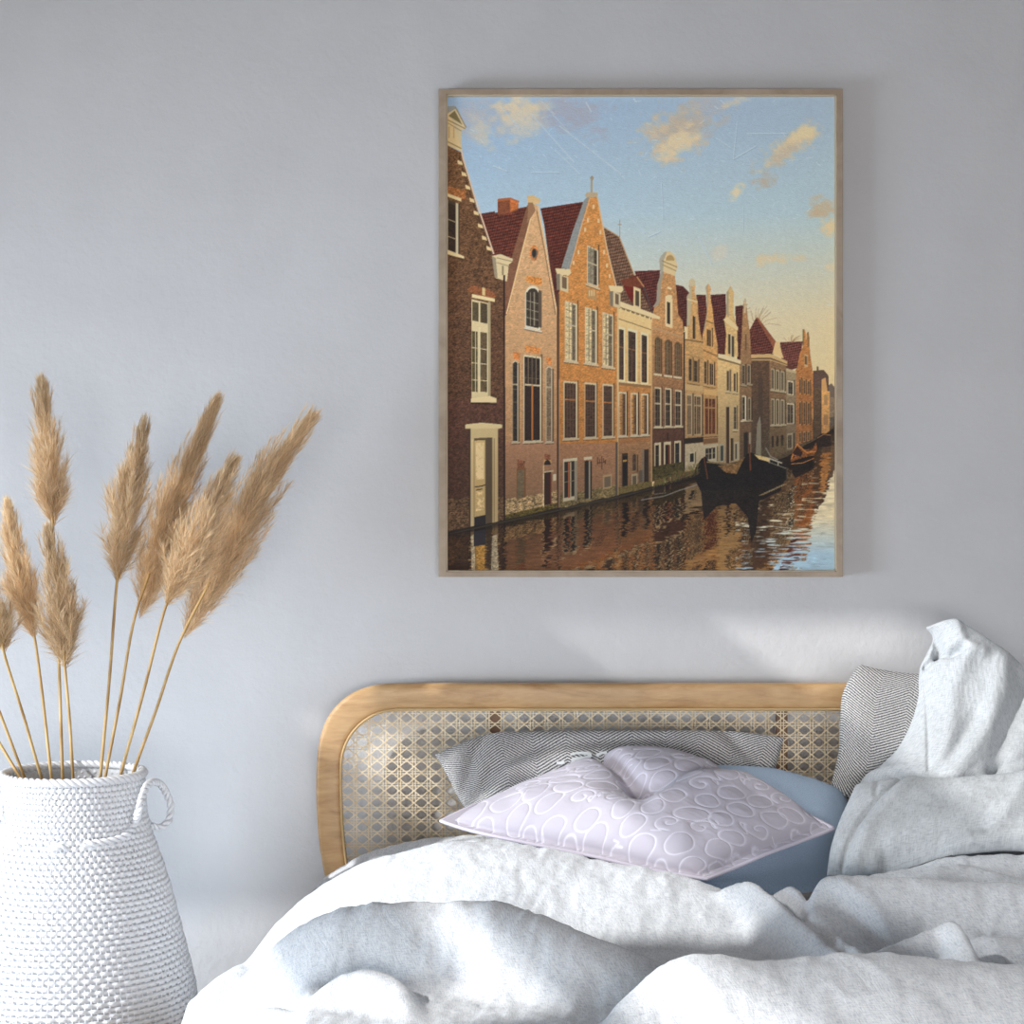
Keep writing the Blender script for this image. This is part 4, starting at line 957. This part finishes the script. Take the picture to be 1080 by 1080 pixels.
p2=cushion('tall_pillow',S,.075,.45,LIN2,dp,wr=.005,seed=13)[0]
tag(p2,'tall white linen pillow standing on end with a pointed corner','pillow')
# lower white pillow, slumped in front
S=coons(PP([(902,829,4.14),(925,827,4.15),(950,826,4.15),(1000,828,4.15),(1050,824,4.15),(1080,820,4.15),(1160,806,4.15)]),
        PP([(872,923,3.97),(900,923,3.96),(930,921,3.96),(962,913,3.96),(1000,902,3.96),(1045,896,3.96),(1080,896,3.96),(1160,905,3.96)]),
        PP([(902,829,4.14),(893,850,4.10),(884,870,4.07),(876,895,4.01),(872,923,3.97)]),
        PP([(1160,806,4.15),(1168,850,4.06),(1160,905,3.96)]),190,80)
def dq(S,U,V,I):
    px,py=to_px(S)
    d=-.010*np.exp(-(segdist(px,py,[(952,828),(930,850),(905,880),(893,902),(888,920)])/3)**2)+.008*np.exp(-(segdist(px,py,[(962,832),(940,856),(915,886),(902,918)])/8)**2)
    d+=-.006*np.exp(-(segdist(px,py,[(925,830),(922,850)])/3)**2)
    d+=-.020*np.exp(-(segdist(px,py,[(935,915),(975,900),(1020,884),(1080,876)])/8)**2)+.008*np.exp(-(segdist(px,py,[(1080,835),(1070,860),(1050,880)])/9)**2)
    d+=.0002*np.sin((px+.9*py)*1.0+3*fbm(px*.04,py*.05,6,2))*fbm(px*.03,py*.03,36,2)*1.5*np.exp(-((px-990)/60)**2)
    return d
p1=cushion('slumped_pillow',S,.055,.36,LIN2,dq,wr=.005,seed=17)[0]
tag(p1,'white linen pillow lying folded at the foot of the tall one, beside blue cushion','pillow')
# ------------------------------------------------------------------ woven basket
DB=4.10
BXc=P(77.5,0,DB)[0]; BYc=CAMY+DB
WHT,nt,b=newmat('white_rattan',(230,232,236),.55,.3)
prof=[(818,72),(826,72.5),(845,73),(865,76),(885,82),(905,89),(924,95.6),(960,105.5),(1002,116),(1038,125),(1072,130),(1110,133),(1150,131),(1190,122),(1225,106),(1238,100)]
pz=np.array([P(0,y,DB)[2] for y,_ in prof]); pr=np.array([r*DB/F for _,r in prof])
z_top=pz[0]; z_bot=0.004
order=np.argsort(pz); pzs,prs=pz[order],pr[order]
zz=np.linspace(z_bot,z_top,400)
zs=z_bot+(pzs-pzs[0])*(z_top-z_bot)/(pzs[-1]-pzs[0])
def RB(z): return np.interp(z,zs,prs)
# smooth the profile
Rz=RB(zz); kk=np.ones(17)/17; Rp=np.convolve(np.pad(Rz,8,'edge'),kk,'valid')
def RB(z): return np.interp(z,zz,Rp)
bk=thing('woven_basket',(BXc,BYc,0),'tall white woven basket vase with twisted rope handles, holding pampas grass','basket')
def bp(th,r,z): return np.stack([BXc+r*np.cos(th),BYc+r*np.sin(th),np.broadcast_to(z,np.shape(th))+0*r],-1)
mb=MB(); NS=64; seg=NS*6; pitch=.0118; nrow=int((z_top+.004-z_bot)/pitch)
th=np.linspace(0,2*np.pi,seg,endpoint=False); ca=np.linspace(0,2*np.pi,6,endpoint=False)
for j in range(nrow):
    z=z_bot+.006+j*pitch; ph=np.pi*(j%2)
    w=np.cos(NS*th+ph); bul=np.sign(w)*np.abs(w)**.6
    r=RB(z)+.0017*bul+.0006*np.sin(7*th+j*1.7)
    hz=.0056*(1+.10*bul); hr=.0034
    zc=z+.0005*np.sin(5*th+j)
    pts=np.stack([bp(th,r+hr*np.cos(a),zc+hz*np.sin(a)) for a in ca],0)
    mb.grid(pts,closed_u=True,closed_v=True)
body=mb.build('woven_body',WHT,bk)
# inner liner keeps the weave opaque
mb=MB(); t2=np.linspace(0,2*np.pi,96,endpoint=False); zl=np.linspace(z_bot,z_top-.004,40)
mb.grid(np.stack([bp(t2,RB(z)-.0035,z) for z in zl],0),closed_u=True); 
mb.grid(np.stack([bp(t2,(RB(z_bot)-.006)*f,z_bot+.001) for f in (1,.5,.02)],0),closed_u=True,flip=True)
LINR,_,_=newmat('white_lining',(222,225,230),.8); li=mb.build('lining',LINR,bk)
# upright stakes, seen as thin ribs between the bumps
mb=MB()
zz2=np.linspace(z_bot,z_top,60)
for k in range(NS*2):
    a=2*np.pi*(k+.5)/(NS*2); r=RB(zz2)+.0012
    mb.tube(np.stack([BXc+r*np.cos(a),BYc+r*np.sin(a),zz2],1),.0017,5,cap=False)
mb.build('stakes',WHT,bk)['kind']='stuff'
def rope(path,R0,rs_,turn,strands=2,k=7):
    path=np.asarray(path,float); n=len(path); t=np.gradient(path,axis=0); t/=np.linalg.norm(t,axis=1)[:,None]
    a=np.cross(t[0],[0.3,.2,1.]); a/=np.linalg.norm(a); nn=[]
    for i in range(n): a=a-t[i]*np.dot(a,t[i]); a/=np.linalg.norm(a); nn.append(a)
    nn=np.array(nn); bb=np.cross(t,nn); s=np.r_[0,np.cumsum(np.linalg.norm(np.diff(path,axis=0),axis=1))]
    mb=MB()
    for q in range(strands):
        ph=2*np.pi*(s/turn+q/strands); mb.tube(path+R0*(np.cos(ph)[:,None]*nn+np.sin(ph)[:,None]*bb),rs_,k)
    return mb
# twisted rim
t3=np.linspace(0,2*np.pi,900)
rimp=bp(t3,RB(z_top)+.001*np.ones_like(t3),z_top+.004)
rope(rimp,.0048,.0052,.046,3).build('twisted_rim',WHT,bk)
# rope handles with a loop standing off each shoulder and tucked ends
def onb(px,py,extra=.008,back=False):
    """point on the basket's near side seen at this pixel"""
    x=P(px,0,DB)[0]; z=P(0,py,DB)[2]
    for _ in range(6):
        r=RB(z)+extra; dx=x-BXc
        y=BYc-(1 if not back else -1)*math.sqrt(max(r*r-dx*dx,1e-6)); d=y-CAMY
        x=P(px,0,d)[0]; z=P(0,py,d)[2]
    return np.array([x,y,z])
hr=[onb(88,890,.001),onb(96,889.5),onb(111,888),onb(124,885),onb(134,880),onb(142,868,.008),P(147,852,3.98),P(150,841,4.0),P(154,830,4.03),P(159,825.5,4.06),P(165,825,4.10),P(171,829,4.13),P(176,838,4.16),P(180,850,4.17),P(179,862,4.17),P(174,870,4.16),P(166,873,4.15),P(158,870,4.13)]
rope(crom(np.array(hr),220),.0042,.0046,.034,2).build('rope_handle',WHT,bk)
hl=[np.array([2*BXc-p[0],p[1],p[2]]) for p in hr[5:]]
rope(crom(np.array(hl),160),.0042,.0046,.034,2).build('rope_handle',WHT,bk)
for a_,b_ in (((11,893),(25,893)),((51,896),(73,894))):
    m_=((a_[0]+b_[0])/2,(a_[1]+b_[1])/2-1.5)
    rope(crom(np.array([onb(*a_,-.004),onb(*m_,.007),onb(*b_,-.004)]),40),.004,.0044,.034,2).build('rope_stitch',WHT,bk)

# ------------------------------------------------------------------ pampas grass
PLM,nt,b=newmat('pampas_fluff',(196,160,116),.8,.1)
at=N(nt,'ShaderNodeAttribute',attribute_name='Col'); L(nt,at.outputs['Color'],b.inputs['Base Color'])
tr=N(nt,'ShaderNodeBsdfTranslucent'); L(nt,at.outputs['Color'],tr.inputs[0]); mx=N(nt,'ShaderNodeMixShader'); mx.inputs[0].default_value=.3
L(nt,b.outputs[0],mx.inputs[1]); L(nt,tr.outputs[0],mx.inputs[2]); L(nt,mx.outputs[0],nt.nodes['Material Output'].inputs[0])
STM,nt,b=newmat('dry_stem',(186,152,98),.5,.3)
n=N(nt,'ShaderNodeTexNoise',Scale=12.,Detail=3.); L(nt,N(nt,'ShaderNodeTexCoord').outputs['Object'],n.inputs[0]); L(nt,ramp(nt,n.outputs[0],[(.35,s2l((160,126,78))),(.65,s2l((206,174,120)))]),b.inputs['Base Color'])
def plume(axis,width,seed,nbr=190,hpb=52,tone=1.):
    rs=np.random.RandomState(seed); n=len(axis)
    s=np.r_[0,np.cumsum(np.linalg.norm(np.diff(axis,axis=0),axis=1))]; Ln=s[-1]; s/=Ln
    tan=np.gradient(axis,axis=0); tan/=np.linalg.norm(tan,axis=1)[:,None]
    def ax(t): return np.array([np.interp(t,s,axis[:,k]) for k in range(3)]).T
    def tn(t):
        v=np.array([np.interp(t,s,tan[:,k]) for k in range(3)]).T; return v/np.linalg.norm(v,axis=-1,keepdims=True)
    V=[];Fc=[];Cc=[]; cnt=0
    # branchlets: start on the axis, sweep up and out
    tb=rs.beta(1.0,1.1,nbr)*.93
    for t in tb:
        T=tn(t); a=rs.normal(size=3); a-=T*np.dot(a,T); a/=np.linalg.norm(a)
        env=width*1.0*(min(1,(t+.12)/.28)**.7*min(1,(1.0-t)/.72)**1.1)*rs.uniform(.5,1.35)
        bl=min(Ln*.22,(.985-t)*Ln)*rs.uniform(.75,1.15)+.006
        p0=ax(t); env*=(.55 if t>.8 else 1.); sp=rs.uniform(.6,1.)
        m=14; q=np.linspace(0,1,m)
        path=p0+T*(q*bl)[:,None]+a*(env*(1-(1-q)**1.8)*sp)[:,None]+rs.normal(size=3)*.003*q[:,None]
        pt=np.gradient(path,axis=0); pt/=np.linalg.norm(pt,axis=1)[:,None]
        h=hpb; qi=rs.uniform(.05,1,h)
        st=np.stack([np.interp(qi,q,path[:,k]) for k in range(3)],1); dt=np.stack([np.interp(qi,q,pt[:,k]) for k in range(3)],1)
        rd=rs.normal(size=(h,3)); rd-=dt*(rd*dt).sum(1)[:,None]; rd/=np.linalg.norm(rd,axis=1)[:,None]
        hl=rs.uniform(.018,.042,h)[:,None]*(1.05-.45*t); sp2=rs.uniform(.10,.85,h)[:,None]*(1.05-.75*t)
        mid=st+dt*hl*.55+rd*hl*sp2*.55+rd*.0; end=st+dt*hl+rd*hl*sp2*1.15
        wd=np.cross(dt,rs.normal(size=(h,3))); wd/=np.linalg.norm(wd,axis=1)[:,None]; wd*=rs.uniform(.0003,.00058,h)[:,None]
        V.append(np.stack([st-wd,st+wd,mid+wd*.8,mid-wd*.8,end],1).reshape(-1,3))
        base=cnt+np.arange(h)*5
        for b0 in base: Fc.append((b0,b0+1,b0+2,b0+3)); Fc.append((b0+3,b0+2,b0+4))
        cnt+=5*h
        c0=np.array(s2l((218,186,144)))*tone*rs.uniform(.78,1.15); c1=np.array(s2l((248,226,192)))*tone*rs.uniform(.85,1.1)
        cc=np.stack([c0,c0,(c0+c1)/2,(c0+c1)/2,c1],0); cc=cc[None]*rs.uniform(.8,1.15,h)[:,None,None]
        Cc.append(cc.reshape(-1,3))
    me=bpy.data.meshes.new('plume'); me.from_pydata(np.concatenate(V).tolist(),[],Fc); me.update(); me.materials.append(PLM)
    me.polygons.foreach_set('use_smooth',[True]*len(me.polygons))
    at=me.color_attributes.new('Col','FLOAT_COLOR','POINT'); c=np.ones((cnt,4),np.float32); c[:,:3]=np.clip(np.concatenate(Cc),0,1); at.data.foreach_set('color',c.ravel())
    return me
# (label, tip px, mid px, base px, rim px, depth at plume, depth at rim, half width px, tone)
PAM=[
 ('tallest upright pampas stem, its plume highest above the left side of the basket',(44,403),(50,470),(56,560),(66,818),4.16,4.12,20,1.0,'A'),
 ('pampas stem with a narrow golden plume leaning left, second from left edge',(8,534),(19,600),(37,676),(54,818),4.06,4.06,17,1.08,'B'),
 ('pampas stem at the left edge, its dark plume cut by the frame',(-10,612),(-2,650),(5,692),(43,818),3.98,4.04,16,.85,'C'),
 ('low brown pampas stem whose fluffy plume covers the stem of the tallest one',(52,560),(62,630),(69,710),(77,818),4.0,4.03,22,.86,'D'),
 ('pampas stem with a dusky brown plume, first of the right hand bunch',(152,447),(138,520),(123,617),(106,818),4.08,4.06,24,.86,'E'),
 ('pampas stem with a long plume tapering up behind the middle of the right bunch',(226,423),(180,540),(142,657),(112,818),4.18,4.12,26,.98,'F'),
 ('pampas stem with a short broad plume between two longer ones at right',(246,488),(212,560),(174,642),(127,818),4.02,4.08,25,.98,'G'),
 ('rightmost pampas stem, bending far out with the longest plume of all',(328,438),(262,535),(190,678),(140,818),4.12,4.14,30,1.02,'H'),
 ('thin pampas stem slanting out past the left edge, upper of two',(-58,560),(-45,610),(-32,672),(25,818),4.05,4.10,16,1.,'I'),
 ('thin pampas stem slanting out past the left edge, lower of two',(-90,590),(-72,640),(-52,700),(20,818),4.15,4.06,16,1.,'J'),
]
for i,(lab,tip,mid,bs,rim,d0,d1,hwp,tone,_) in enumerate(PAM):
    d1=DB+(d1-4.08)*.9; 
    B0=P(bs[0],bs[1],d0); Rm=P(rim[0],rim[1],d1)
    # carry the stem on down into the basket
    dirn=(Rm-B0); k=.36/abs(dirn[2]); lo=Rm+dirn*k
    t_=thing('pampas_stem',tuple(lo),lab,'pampas grass','pampas stems in the white basket')
    midp=P(mid[0],mid[1],d0+.01); tp=P(tip[0],tip[1],d0+.02)
    off=np.array([0,.03 if _ in 'FH' else 0.,0])
    mb=MB(); sp=crom(np.array([lo,Rm,(Rm*.5+B0*.5)+np.array([.0015,0,0]),B0,B0*.55+midp*.45]),40)
    mb.tube(sp-off*np.linspace(0,1,40)[:,None]*.6,np.linspace(.0042,.0029,40),8); st=mb.build('stem',STM,t_)
    axis=crom(np.array([B0,midp,tp]),40)+off
    me=plume(axis,hwp*d0/F,100+i,nbr=int(190*np.linalg.norm(tp-B0)/.33*(1+.25*(hwp>24))),tone=tone)
    pl=bpy.data.objects.new('plume',me); COL.objects.link(pl); pl.parent=t_; pl.location=-np.array(lo)
# ------------------------------------------------------------------ camera and light
cam=bpy.data.cameras.new('camera'); co=bpy.data.objects.new('camera',cam); COL.objects.link(co)
cam.sensor_width=36; cam.lens=36*F/1080; cam.clip_start=.05; co.location=(0,CAMY,CAMZ); co.rotation_euler=(R(90),0,0)
bpy.context.scene.camera=co
sd=bpy.data.lights.new('sun','SUN'); sd.energy=SUN_E; sd.angle=R(SUN_ANG); sd.color=(1,.985,.96)
so_=bpy.data.objects.new('sun',sd); COL.objects.link(so_); so_.rotation_euler=Vector((AX,1,-BZ)).to_track_quat('-Z','Y').to_euler(); so_.location=(-3,-6,3)
def area(name,loc,tgt,sx,sy,e,c):
    l=bpy.data.lights.new(name,'AREA'); l.shape='RECTANGLE'; l.size=sx; l.size_y=sy; l.energy=e; l.color=c; l.spread=R(95)
    o=bpy.data.objects.new(name,l); COL.objects.link(o); o.location=loc; o.rotation_euler=(Vector(tgt)-Vector(loc)).to_track_quat('-Z','Y').to_euler(); return o
for a in AREAS: area(*a)
w=bpy.data.worlds.new('world'); bpy.context.scene.world=w; w.use_nodes=True
w.node_tree.nodes['Background'].inputs[0].default_value=(*WORLD_C,1); w.node_tree.nodes['Background'].inputs[1].default_value=WORLD_E
vs=bpy.context.scene.view_settings; vs.view_transform='Standard'; vs.look='None'; vs.gamma=1; vs.exposure=0; vs.use_curve_mapping=False
cy=bpy.context.scene.cycles; cy.use_denoising=True; cy.max_bounces=6; cy.sample_clamp_indirect=6
